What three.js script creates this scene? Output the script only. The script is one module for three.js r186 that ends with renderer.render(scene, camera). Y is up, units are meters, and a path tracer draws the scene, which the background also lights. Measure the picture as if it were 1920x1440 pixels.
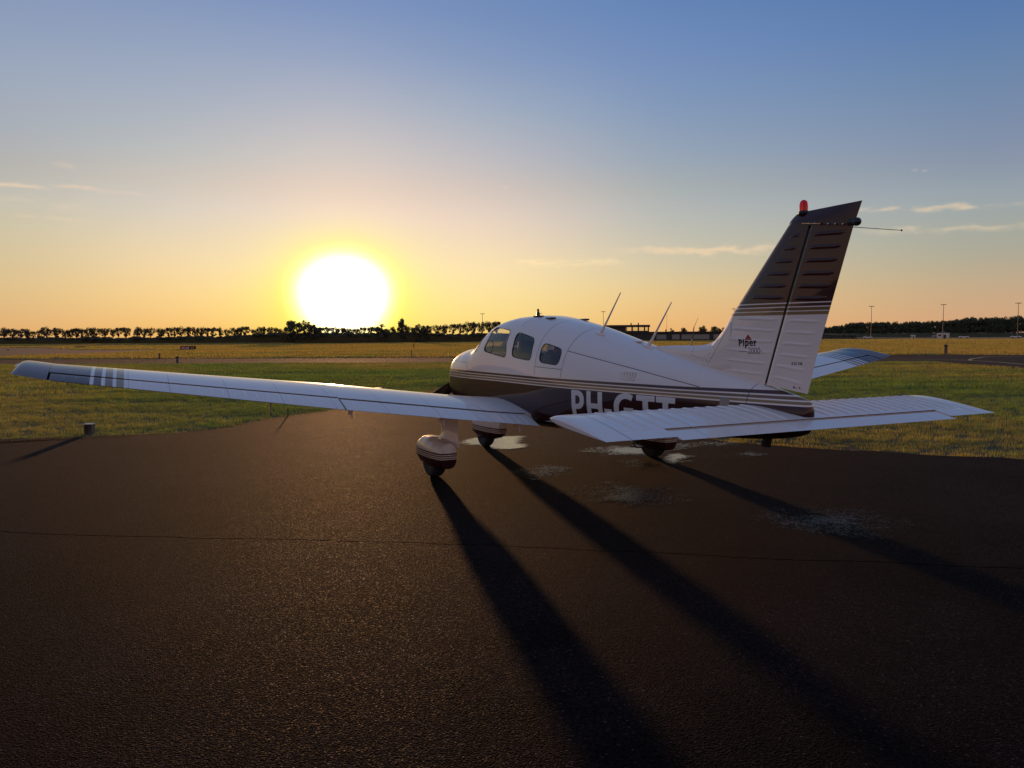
import * as THREE from 'three';
import { mergeGeometries, mergeVertices } from 'three/addons/utils/BufferGeometryUtils.js';
import { RoundedBoxGeometry } from 'three/addons/geometries/RoundedBoxGeometry.js';

// ───────── camera, sky, sun, exposure ─────────
const scene = new THREE.Scene();
const camera = new THREE.PerspectiveCamera(2 * Math.atan(720 / 1446.9) * 180 / Math.PI, 4 / 3, 0.05, 6000);
camera.rotation.order = 'YXZ';
camera.position.set(8.2332, 1.5769, 4.5705);
camera.rotation.set(-0.06045, 1.11491, -0.00504);
scene.add(camera);
const renderer = new THREE.WebGLRenderer({ antialias: true });
renderer.setSize(1024, 768);
renderer.toneMapping = THREE.LinearToneMapping;
renderer.toneMappingExposure = 1;
renderer.shadowMap.enabled = true;
const SUN_AZ = -166.1, SUN_EL = 3.3, rad = Math.PI / 180;
const SUN = new THREE.Vector3(Math.cos(SUN_EL * rad) * Math.cos(SUN_AZ * rad), Math.sin(SUN_EL * rad), Math.cos(SUN_EL * rad) * Math.sin(SUN_AZ * rad));
const sunLight = new THREE.DirectionalLight(new THREE.Color().setRGB(1, 0.5, 0.2), 2.9);
sunLight.name = 'sun';
sunLight.position.copy(SUN).multiplyScalar(200);
sunLight.castShadow = true;
sunLight.shadow.radius = 2.6;
sunLight.shadow.mapSize.set(4096, 4096);
Object.assign(sunLight.shadow.camera, { left: -40, right: 40, top: 20, bottom: -20, near: 1, far: 400 });
scene.add(sunLight, sunLight.target);

// ───────── helpers ─────────
function mulberry(a) { return () => { a |= 0; a = a + 0x6D2B79F5 | 0; let t = Math.imul(a ^ a >>> 15, 1 | a); t = t + Math.imul(t ^ t >>> 7, 61 | t) ^ t; return ((t ^ t >>> 14) >>> 0) / 4294967296; }; }
const hash2 = (x, y) => { let h = Math.imul(x | 0, 374761393) + Math.imul(y | 0, 668265263) | 0; h = Math.imul(h ^ h >>> 13, 1274126177); return ((h ^ h >>> 16) >>> 0) / 4294967296; };
const lerp = (a, b, t) => a + (b - a) * t, clamp = (x, a = 0, b = 1) => Math.min(b, Math.max(a, x)), smooth = (a, b, x) => { const t = clamp((x - a) / (b - a)); return t * t * (3 - 2 * t); };
function vnoise(x, y, per = 0) {
  const ix = Math.floor(x), iy = Math.floor(y), fx = x - ix, fy = y - iy, s = fx * fx * (3 - 2 * fx), t = fy * fy * (3 - 2 * fy);
  const m = (k) => per ? ((k % per) + per) % per : k;
  return lerp(lerp(hash2(m(ix), m(iy)), hash2(m(ix + 1), m(iy)), s), lerp(hash2(m(ix), m(iy + 1)), hash2(m(ix + 1), m(iy + 1)), s), t);
}
function fbm(x, y, oct = 4, per = 0) { let a = .5, s = 0, n = 0; for (let i = 0; i < oct; i++) { s += a * vnoise(x, y, per); n += a; x *= 2; y *= 2; per *= 2; a *= .5; } return s / n; }
const V = (x, y, z) => new THREE.Vector3(x, y, z);
const used = new Map();
function numbered(n) { const k = used.get(n) ?? 0; used.set(n, k + 1); return k ? n + '_' + String(k).padStart(3, '0') : n; }
function dress(o, label, category, group, kind) {
  o.userData = { label, category };
  if (group) o.userData.group = group;
  if (kind) o.userData.kind = kind;
  return o;
}
function thing(name, label, category, x = 0, y = 0, z = 0, turn = 0, group) {
  const o = new THREE.Group(); o.name = numbered(name); o.position.set(x, y, z); o.rotation.y = turn; scene.add(o);
  return dress(o, label, category, group);
}
function part(name, geo, mat, parent) {
  const g = Array.isArray(geo) ? merge(geo) : geo;
  const m = new THREE.Mesh(g, mat); m.name = name; m.castShadow = m.receiveShadow = true;
  parent.add(m); return m;
}
function structure(name, geo, mat, label, category = name) {
  const m = part(numbered(name), geo, mat, scene); dress(m, label, category, null, 'structure'); return m;
}
function merge(list) {
  return mergeGeometries(list.map((g) => {
    const q = g.index ? g.toNonIndexed() : g;
    for (const k of Object.keys(q.attributes)) if (!['position', 'normal', 'uv'].includes(k)) q.deleteAttribute(k);
    if (!q.attributes.normal) q.computeVertexNormals();
    if (!q.attributes.uv) q.setAttribute('uv', new THREE.Float32BufferAttribute(new Float32Array(q.attributes.position.count * 2), 2));
    return q;
  }));
}
const box = (w, h, d, x = 0, y = 0, z = 0) => new THREE.BoxGeometry(w, h, d).translate(x, y, z);
const rbox = (w, h, d, r, x = 0, y = 0, z = 0) => new RoundedBoxGeometry(w, h, d, 2, r).translate(x, y, z);
function rod(a, b, r0, r1 = r0, seg = 8) {
  const d = b.clone().sub(a), g = new THREE.CylinderGeometry(r1, r0, d.length(), seg);
  g.translate(0, d.length() / 2, 0);
  g.applyQuaternion(new THREE.Quaternion().setFromUnitVectors(V(0, 1, 0), d.clone().normalize()));
  return g.translate(a.x, a.y, a.z);
}
// indexed grid from a function (i, j) -> [Vector3, u, v]
function grid(nu, nv, f) {
  const pos = [], uv = [], idx = [];
  for (let i = 0; i <= nu; i++) for (let j = 0; j <= nv; j++) { const [p, u, v] = f(i / nu, j / nv); pos.push(p.x, p.y, p.z); uv.push(u, v); }
  for (let i = 0; i < nu; i++) for (let j = 0; j < nv; j++) { const a = i * (nv + 1) + j, b = a + nv + 1; idx.push(a, b, a + 1, b, b + 1, a + 1); }
  const g = new THREE.BufferGeometry();
  g.setAttribute('position', new THREE.Float32BufferAttribute(pos, 3)); g.setAttribute('uv', new THREE.Float32BufferAttribute(uv, 2)); g.setIndex(idx); g.computeVertexNormals();
  return g;
}
function dataTex(w, h, f, srgb = true, repeat = true) {
  const d = new Uint8Array(w * h * 4);
  for (let y = 0; y < h; y++) for (let x = 0; x < w; x++) { const c = f(x, y), o = (y * w + x) * 4; d[o] = clamp(c[0], 0, 255); d[o + 1] = clamp(c[1], 0, 255); d[o + 2] = clamp(c[2], 0, 255); d[o + 3] = c[3] ?? 255; }
  const t = new THREE.DataTexture(d, w, h); t.magFilter = THREE.LinearFilter; t.minFilter = THREE.LinearMipmapLinearFilter; t.generateMipmaps = true;
  if (srgb) t.colorSpace = THREE.SRGBColorSpace;
  if (repeat) t.wrapS = t.wrapT = THREE.RepeatWrapping;
  t.needsUpdate = true; return t;
}
const sameAs = (t, rx, ry) => { const c = t.clone(); c.repeat.set(rx, ry); c.needsUpdate = true; return c; };
const lin = (c) => { c /= 255; return c <= .04045 ? c / 12.92 : ((c + .055) / 1.055) ** 2.4; };

// ───────── sky: measured colours by azimuth and height, thin cirrus, glow round the sun ─────────
{
  const EL = [0, 1.25, 3.2, 5.1, 7, 8.8, 10.7, 12.5, 16, 19.3, 22.6, 32, 50, 90];
  const zen = [[112, 134, 176], [94, 120, 168], [80, 108, 160]];
  const col = {
    [-40]: [[213, 163, 110], [216, 166, 118], [207, 172, 126], [194, 172, 138], [178, 170, 146], [165, 165, 152], [152, 160, 160], [140, 152, 168], [120, 141, 172], [105, 134, 174], [95, 126, 172]],
    [-21]: [[226, 165, 98], [225, 175, 115], [222, 186, 130], [214, 189, 145], [205, 190, 156], [192, 184, 166], [180, 178, 174], [170, 175, 182], [156, 168, 188], [140, 156, 186], [125, 146, 186]],
    [-11]: [[240, 175, 88], [250, 195, 118], [252, 208, 138], [246, 212, 160], [233, 208, 172], [218, 202, 182], [205, 196, 186], [188, 190, 190], [165, 175, 192], [146, 162, 190], [126, 147, 188]],
    [0]: [[255, 200, 100], [255, 222, 120], [255, 228, 145], [254, 226, 170], [250, 220, 178], [246, 214, 190], [232, 208, 194], [214, 202, 196], [182, 184, 196], [150, 164, 194], [124, 147, 190]],
    [11]: [[248, 195, 100], [252, 214, 128], [253, 220, 150], [252, 220, 166], [242, 212, 176], [230, 204, 182], [210, 196, 188], [192, 188, 192], [160, 173, 192], [134, 154, 190], [114, 141, 186]],
    [23]: [[235, 172, 102], [236, 182, 116], [230, 194, 134], [213, 194, 156], [196, 187, 165], [182, 180, 170], [168, 175, 176], [152, 166, 182], [131, 153, 186], [115, 142, 187], [100, 132, 182]],
    [44]: [[212, 156, 112], [207, 160, 118], [193, 164, 128], [172, 164, 140], [160, 162, 150], [150, 158, 160], [136, 148, 168], [125, 142, 170], [106, 134, 170], [90, 123, 172], [78, 115, 168]],
    [75]: [[214, 168, 138], [212, 172, 146], [202, 172, 152], [190, 168, 158], [178, 162, 160], [166, 156, 162], [156, 152, 165], [146, 148, 168], [128, 140, 170], [114, 132, 169], [104, 126, 168]],
    [180]: [[208, 166, 158], [216, 172, 164], [216, 175, 170], [206, 171, 170], [198, 167, 170], [189, 163, 170], [181, 159, 170], [172, 156, 170], [158, 150, 170], [147, 146, 170], [138, 142, 170]],
  };
  col[-75] = col[75]; col[-180] = col[180];
  const az = Object.keys(col).map(Number).sort((a, b) => a - b);
  const tab = az.map((a) => [...col[a], ...zen].map((c, k) => { const q = c.map(lin); if (Math.abs(a) < 50 && k < 6) { q[1] *= 1.06; q[2] *= 1.15; } return q; }));
  // coarse table -> smooth table, 1 degree by half a degree
  const NA = 360, NE = 180, base = new Float32Array(NA * NE * 3);
  for (let i = 0; i < NA; i++) {
    const a = i - 180; let k = 0; while (k < az.length - 2 && az[k + 1] <= a) k++;
    const t = clamp((a - az[k]) / (az[k + 1] - az[k])), ts = t;
    for (let j = 0; j < NE; j++) {
      const e = j / 2; let m = 0; while (m < EL.length - 2 && EL[m + 1] <= e) m++;
      const q = clamp((e - EL[m]) / (EL[m + 1] - EL[m]));
      for (let c = 0; c < 3; c++) base[(i * NE + j) * 3 + c] = lerp(lerp(tab[k][m][c], tab[k][m + 1][c], q), lerp(tab[k + 1][m][c], tab[k + 1][m + 1][c], q), ts);
    }
  }
  const blur = (src, ra, re) => {
    const out = new Float32Array(src.length);
    for (let i = 0; i < NA; i++) for (let j = 0; j < NE; j++) {
      let s = [0, 0, 0], n = 0;
      for (let a = -ra; a <= ra; a++) for (let b = -re; b <= re; b++) {
        const w = (ra + 1 - Math.abs(a)) * (re + 1 - Math.abs(b)), o = (((i + a + NA) % NA) * NE + clamp(j + b, 0, NE - 1)) * 3; n += w;
        for (let c = 0; c < 3; c++) s[c] += w * src[o + c];
      }
      for (let c = 0; c < 3; c++) out[(i * NE + j) * 3 + c] = s[c] / n;
    }
    return out;
  };
  const sky = blur(base, 4, 1);
  const at = (a, e, out) => {
    const x = ((a + 180) % 360 + 360) % 360, y = clamp(e * 2, 0, NE - 1.001), i = Math.floor(x) % NA, j = Math.floor(y), fx = x - Math.floor(x), fy = y - j, i1 = (i + 1) % NA;
    for (let c = 0; c < 3; c++) out[c] = lerp(lerp(sky[(i * NE + j) * 3 + c], sky[(i * NE + j + 1) * 3 + c], fy), lerp(sky[(i1 * NE + j) * 3 + c], sky[(i1 * NE + j + 1) * 3 + c], fy), fx);
    return out;
  };
  // cirrus: [azimuth, height] from, to, half thickness in degrees, strength
  const C = [[-146.0, 6.25, -134.6, 6.02, .5, .95], [-153.5, 5.5, -145.2, 5.42, .4, 1.3], [-130.5, 8.42, -120.5, 7.95, .3, .55], [-129.8, 7.05, -119.6, 6.6, .36, .4], [171.0, 9.5, 175.5, 9.47, .2, .95], [175.6, 9.63, 178.2, 9.66, .16, .8], [177.3, 9.66, 181.4, 9.42, .2, .35],
    [171, 8.72, 178.4, 8.5, .6, .24], [171, 7.8, 178, 7.6, .22, .42], [175.7, 11.03, 177.1, 10.8, .28, .22], [-169.2, 13.3, -165.2, 12.5, .12, .16], [-155.45, 10.79, -153.22, 10.91, .03, .6], [-174.4, 3.56, -173.3, 3.67, .03, .35], [-126.8, 10.62, -125.7, 10.46, .05, .35], [-160.9, 9.1, -158.2, 8.9, .03, .12]];
  const W = 4096, H = 2048, data = new Float32Array(W * H * 4), o = [0, 0, 0], d0 = SUN;
  for (let r = 0; r < H; r++) {
    const el = ((r + .5) / H - .5) * 180;
    for (let q = 0; q < W; q++) {
      const k = (r * W + q) * 4; data[k + 3] = 1;
      if (el < -1) { data[k] = .30; data[k + 1] = .22; data[k + 2] = .15; continue; }
      let a = ((q + .5) / W - .5) * 360;
      let rel = a - SUN_AZ; if (rel > 180) rel -= 360; if (rel < -180) rel += 360;
      at(rel, Math.max(0, el), o);
      if (el < 20) for (const [a0, e0, a1, e1, th, st] of C) {
        let aa = a; if (a0 > 90 && aa < 0) aa += 360;
        if (aa < a0 - 1 || aa > a1 + 1) continue;
        const t = (aa - a0) / (a1 - a0), mid = lerp(e0, e1, t), n = fbm(aa * 1.3 + e0 * 7, el * 5 + e0, 4);
        const off = el - mid + (n - .5) * th * 1.2 + (th > .1 ? .18 * th * Math.sin(aa * 2.1 + e0) : 0);
        const dens = (off < 0 ? smooth(1, 0, -off / th) : smooth(1, 0, off / (th * .6))) * smooth(-.1, .22, t) * smooth(1.1, .7, t) * (th > .1 ? smooth(.18, .62, fbm(aa * .9 + 3 * e0, el * 9 + 5, 5)) * 1.2 : 1) * st;
        const g = clamp(dens);
        o[0] = lerp(o[0], Math.max(.80, o[0] * 1.15), g); o[1] = lerp(o[1], Math.max(.62, o[1] * 1.1), g); o[2] = lerp(o[2], Math.max(.41, o[2] * 1.02), g);
      }
      // glow of the low sun through the haze
      const ce = Math.cos(el * rad), x = ce * Math.cos(a * rad), y = Math.sin(el * rad), z = ce * Math.sin(a * rad);
      const ang = Math.acos(clamp(x * d0.x + y * d0.y + z * d0.z, -1, 1)) / rad;
      const dx = rel * ce, dy = (el - SUN_EL) * (el < SUN_EL ? 1.0 : 1.22), rr = Math.hypot(dx, dy);
      const core = smooth(5.1, 1.2, rr) ** 2.1, ring = Math.exp(-Math.max(0, rr - 3.2) / 1.5), wide = Math.exp(-ang / 6);
      o[0] += .06 * wide + .32 * ring + core * 4.0; o[1] += .05 * wide + .34 * ring + core * 3.7; o[2] += -.62 * o[2] * ring + core * 3.2;
      data[k] = o[0]; data[k + 1] = o[1]; data[k + 2] = o[2];
    }
  }
  const t = new THREE.DataTexture(data, W, H, THREE.RGBAFormat, THREE.FloatType);
  t.mapping = THREE.EquirectangularReflectionMapping; t.magFilter = t.minFilter = THREE.LinearFilter; t.needsUpdate = true;
  scene.background = t; scene.environment = t;
}

// ───────── ground ─────────
const inside = (poly, x, z) => { let r = false; for (let i = 0, j = poly.length - 1; i < poly.length; j = i++) { const [a, b] = poly[i], [c, d] = poly[j]; if ((b > z) !== (d > z) && x < (c - a) * (z - b) / (d - b) + a) r = !r; } return r; };
function sheet(poly, y, hole) {
  const s = new THREE.Shape(poly.map(([x, z]) => new THREE.Vector2(x, -z)));
  const g = new THREE.ShapeGeometry(s); g.rotateX(-Math.PI / 2); g.translate(0, y, 0);
  const p = g.attributes.position, uv = g.attributes.uv; for (let i = 0; i < p.count; i++) uv.setXY(i, p.getX(i), p.getZ(i));
  return g;
}
// edge lines are a little ragged, as where turf grows over asphalt
function ragged(pts, amp, step, seed) {
  const c = new THREE.CatmullRomCurve3(pts.map(([x, z]) => V(x, 0, z)), false, 'centripetal'), n = Math.ceil(c.getLength() / step), out = [];
  for (let i = 0; i <= n; i++) { const p = c.getPointAt(i / n), w = amp * (fbm(p.x * 1.7 + seed, p.z * 1.7, 3) - .5) * 2; out.push([p.x + w, p.z + w]); }
  return out;
}
const leftEdge = ragged([[6, 34], [-3.5, 20], [-5.5, 12], [-5.95, 6.47], [-5.75, 5.0], [-6.09, 3.36], [-7.39, 2.26], [-8.81, .69], [-14.5, -4.16], [-18.4, -6.4], [-21, -7.8], [-28.6, -11.1], [-34.6, -13.7], [-36.4, -14.4]], .12, .18, 3);
const rightEdge = ragged([[-26, -34], [-26, -25], [-20, -14], [-12, -7.6], [-5, -4.3], [-1.1, -3.36], [.25, -3.9], [1.35, -4.68], [2.37, -5.54], [5.2, -8.5], [10, -14], [20, -26], [34, -44]], .12, .18, 9);
const seam = []; { const a = [-8, 15.3], pts = [[-8, 15.3], [-2.6, 9.2], [.70, 5.61], [2.48, 2.95], [3.87, .98], [5.14, -.8], [9.4, -6.8], [14, -13.4]]; const c = new THREE.CatmullRomCurve3(pts.map(([x, z]) => V(x, 0, z)), false, 'centripetal'); for (let i = 0; i <= 420; i++) { const p = c.getPointAt(i / 420), w = .10 * (fbm(p.z * 1.6 + 7, 2, 6) - .5); seam.push([p.x + w, p.z + w]); } }
const taxiNear = [[-120, 139], [-51.2, 12.6], [-38.0, -12.1], [-26, -33.5], [-21.5, -37.2], [-13.9, -33.4], [4, -36], [40, -62]];
const taxiFar = [[70, -160], [10, -89], [-27.8, -58.5], [-38.5, -47], [-50, -18.6], [-63, 6], [-132, 133]];
const taxi = [...taxiNear, ...taxiFar];
const apron = [...leftEdge, [-37.5, -14.8], [-30, -28], ...rightEdge, [60, -44], [60, 60], [20, 60]];
const runway = [[-158, 180], [-190, 38], [-205, -38], [-232, -170], [-269, -326], [-330, -590], [-376, -590], [-316, -326], [-279, -170], [-251, -38], [-236, 38], [-204, 180]];
const patch = [[-172, 60], [-112, 34], [-84, 21], [-80, 16], [-86, 9.6], [-95, 4.6], [-104, 1.2], [-116, .8], [-122, 2.5], [-118, 5.5], [-122, 8.5], [-131, 13], [-150, 15], [-172, 17]];
const strip = [[-176, -3], [-128, -1.5], [-122, 1.4], [-112, 1.0], [-108, -2], [-118, -7], [-160, -14], [-186, -16]];
const paved = [[apron, 20], [taxi, 30], [runway, 40], [patch, 40]];
const MX = -46, MZ = -46, MS = .08, MW = 660, MH = 1160, apronMask = new Uint8Array(MW * MH);
for (let r = 0; r < MH; r++) {
  const z = MZ + (r + .5) * MS, xs = [];
  for (let i = 0, j = apron.length - 1; i < apron.length; j = i++) { const [a, b] = apron[i], [c, d] = apron[j]; if ((b > z) !== (d > z)) xs.push((c - a) * (z - b) / (d - b) + a); }
  xs.sort((a, b) => a - b);
  for (let k = 0; k + 1 < xs.length; k += 2) for (let q = Math.max(0, Math.ceil((xs[k] - MX) / MS - .5)); q < MW && MX + (q + .5) * MS < xs[k + 1]; q++) apronMask[r * MW + q] = 1;
}
const onApron = (x, z) => { const q = Math.floor((x - MX) / MS), r = Math.floor((z - MZ) / MS); return q < 0 || q >= MW || r < 0 || r >= MH ? false : apronMask[r * MW + q] === 1; };
const isPaved = (x, z) => onApron(x, z) || inside(taxi, x, z) || inside(runway, x, z) || inside(patch, x, z);

const turfTex = dataTex(1024, 1024, (x, y) => {
  const n = fbm(x / 40, y / 40, 5, 1024 / 40 | 0), s = fbm(x / 64, y / 8, 4), f = hash2(x, y);
  const d = clamp(.45 * n + .35 * s + .3 * f - .05); return [lerp(34, 96, d), lerp(32, 84, d), lerp(12, 30, d)];
});
const M = {};
M.turf = new THREE.MeshStandardMaterial({ name: 'turf', map: sameAs(turfTex, 1 / 9, 1 / 9), roughness: 1, bumpMap: sameAs(turfTex, 1 / 3, 1 / 3), bumpScale: .12 });
structure('ground', new THREE.PlaneGeometry(9000, 9000).rotateX(-Math.PI / 2).translate(0, -.03, 0), M.turf, 'flat grass airfield ground reaching to the horizon', 'ground');
{ const g = scene.children[scene.children.length - 1].geometry, p = g.attributes.position; for (let i = 0; i < p.count; i++) g.attributes.uv.setXY(i, p.getX(i), p.getZ(i)); }

// asphalt: stones in a binder; the relief repeats every 2.6 m, the tones every 21 m
const stoneN = 1024, cells = 270;
const stoneH = new Float32Array(stoneN * stoneN), stoneId = new Float32Array(stoneN * stoneN);
{
  const px = new Float32Array(cells * cells), py = new Float32Array(cells * cells), pr = new Float32Array(cells * cells);
  for (let j = 0; j < cells; j++) for (let i = 0; i < cells; i++) { const k = j * cells + i; px[k] = i + .12 + .76 * hash2(i, j + 991); py[k] = j + .12 + .76 * hash2(i + 517, j); pr[k] = .36 + .34 * hash2(i + 77, j + 33); }
  for (let y = 0; y < stoneN; y++) for (let x = 0; x < stoneN; x++) {
    const u = x / stoneN * cells, v = y / stoneN * cells, ci = Math.floor(u), cj = Math.floor(v); let best = 9, id = 0;
    for (let b = -1; b <= 1; b++) for (let a = -1; a <= 1; a++) {
      const i = (ci + a + cells) % cells, j = (cj + b + cells) % cells, k = j * cells + i, dx = px[k] + (ci + a - i) - u, dy = py[k] + (cj + b - j) - v, d = Math.hypot(dx, dy) / pr[k];
      if (d < best) { best = d; id = k; }
    }
    stoneH[y * stoneN + x] = clamp(1 - best * best * .8) * (.45 + .55 * hash2(id, 5)); stoneId[y * stoneN + x] = hash2(id, 17);
  }
}
const reliefTex = dataTex(stoneN, stoneN, (x, y) => { const h = stoneH[y * stoneN + x] * 235; return [h, h, h]; }, false);
const glossTex = dataTex(stoneN, stoneN, (x, y) => { const k = y * stoneN + x, r = stoneH[k] > .3 ? lerp(150, 245, stoneId[k] ** .6) : 250; return [r, r, r]; }, false);
const crackMap = new Uint8Array(2048 * 2048);
{
  const r = mulberry(91);
  for (let k = 0; k < 16; k++) { let x = r() * 2048, y = r() * 2048, a = r() * 6.28; const n = 200 + 500 * r(), wd = r() < .3 ? 2 : 1; for (let i = 0; i < n; i++) { a += (r() - .5) * .5; x += Math.cos(a) * 1.2; y += Math.sin(a) * 1.2; if (r() < .9) for (let d = 0; d < wd; d++) crackMap[(((y | 0) + 2048) % 2048) * 2048 + (((x | 0) + d + 2048) % 2048)] = 1; } }
  for (let k = 0; k < 70; k++) { const x0 = r() * 2048, y0 = r() * 2048, R = 3 + 16 * r() * r(); for (let i = 0; i < R * R * 2; i++) { const a = r() * 6.28, q = R * Math.sqrt(r()) * (.7 + .4 * vnoise(a * 2, k)); crackMap[(((y0 + q * Math.sin(a)) | 0) + 4096) % 2048 * 2048 + (((x0 + q * Math.cos(a)) | 0) + 4096) % 2048] = 2; } }
}
const asphaltTex = dataTex(2048, 2048, (x, y) => {
  const n = fbm(x / 170, y / 170, 5, 12), m = fbm(x / 24 + 9, y / 24, 3, 0), h = hash2(x, y), r = hash2(x + 5, y + 9);
  let t = .58 + .55 * (n - .5) + .4 * (m - .5) + 1.3 * (h - .5) * (hash2(x >> 1, y >> 1) + .4); if (r > .975) t += 2.6 * hash2(y, x); { const c = crackMap[y * 2048 + x]; if (c === 1) t *= .3; else if (c === 2) t *= .62; } t = Math.max(.1, t); if (n < .33) t -= .12;
  const w = .5 + .5 * (r - .5); return [34 * t + 8 * w, 22.5 * t + 6 * w, 21 * t + 5 * w];
});
M.asphalt = new THREE.MeshPhysicalMaterial({ name: 'asphalt', specularIntensity: .07, map: sameAs(asphaltTex, 1 / 16, 1 / 16), roughness: 1, roughnessMap: sameAs(glossTex, 1 / 2.6, 1 / 2.6), bumpMap: sameAs(reliefTex, 1 / 2.6, 1 / 2.6), bumpScale: .0023 });
{
  const cut = (poly, sgn) => poly; // the slabs meet at an open joint
  const near = [...seam.map(([x, z]) => [x + .006, z + .0035]), [60, -44], [60, 60], [20, 60], [6, 34]];
  const L = leftEdge.filter(([x, z]) => x < -3.2 || z < 14), first = L.findIndex(([x, z]) => z < 14.9);
  const R = rightEdge.filter(([x, z]) => x < 13.2);
  const far = [...seam.slice().map(([x, z]) => [x - .006, z - .0035]), ...R.slice().reverse(), [-30, -28], [-37.5, -14.8], ...L.slice(first).reverse()];
  structure('apron', sheet(near, 0), M.asphalt, 'worn dark asphalt apron slab nearest the camera, in front of the joint', 'asphalt');
  structure('apron', sheet(far, 0), M.asphalt, 'worn dark asphalt apron slab under the aircraft, leading to the taxiway', 'asphalt');
  structure('joint_bed', sheet([[-9, 16], [14.6, -13.6], [13.6, -14], [-9.5, 15.4]].map(([x, z]) => [x, z]), -.024), new THREE.MeshStandardMaterial({ name: 'joint_dirt', color: new THREE.Color().setRGB(.012, .01, .009), roughness: 1 }), 'dark dirt in the open joint across the apron', 'dirt');
}
M.taxi = new THREE.MeshPhysicalMaterial({ name: 'taxiway_asphalt', map: sameAs(asphaltTex, 1 / 16, 1 / 16), color: new THREE.Color(1.7, 1.5, 1.6), specularIntensity: .25, roughness: .95, bumpMap: sameAs(reliefTex, 1 / 2.6, 1 / 2.6), bumpScale: .003 });
M.pale = new THREE.MeshPhysicalMaterial({ name: 'concrete_paving', map: sameAs(asphaltTex, 1 / 30, 1 / 30), color: new THREE.Color(4.6, 4.2, 4.2), specularIntensity: .3, roughness: .9 });
structure('taxiway', sheet(taxi, -.006), M.taxi, 'asphalt taxiway crossing the grass behind the aircraft', 'taxiway');
structure('runway', sheet(runway, -.006), M.pale, 'thin pale strip of the far runway before the trees', 'runway');
structure('taxiway', sheet(patch, -.01), M.pale, 'pale paved taxiway branch at the left beyond the wing tip', 'taxiway');
structure('taxiway', sheet(strip, -.014), M.pale, 'narrow pale paved link below the red sign', 'taxiway');
// yellow taxi line on the taxiway at the right
{
  const line = (pts, w) => { const c = new THREE.CatmullRomCurve3(pts.map(([x, z]) => V(x, 0, z)), false, 'centripetal'); return grid(60, 1, (a, b) => { const p = c.getPointAt(a), t = c.getTangentAt(a), s = (b - .5) * w; return [V(p.x - t.z * s, -.002, p.z + t.x * s), a, b]; }); };
  const ym = new THREE.MeshStandardMaterial({ name: 'yellow_paint', color: new THREE.Color().setRGB(.36, .27, .08), roughness: .8 });
  structure('taxi_line', [line([[-2, -31], [-9, -34.4], [-16.7, -38.2], [-20.2, -41], [-24.6, -42.6], [-29, -38], [-44, -9], [-60, 22]], .22), line([[-22.4, -42.3], [-24, -44.8], [-25.4, -47.7], [-26.6, -51], [-25, -58], [-14, -72]], .22)], ym, 'faded yellow guide line curving on the taxiway at the right', 'painted line');
}

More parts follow.
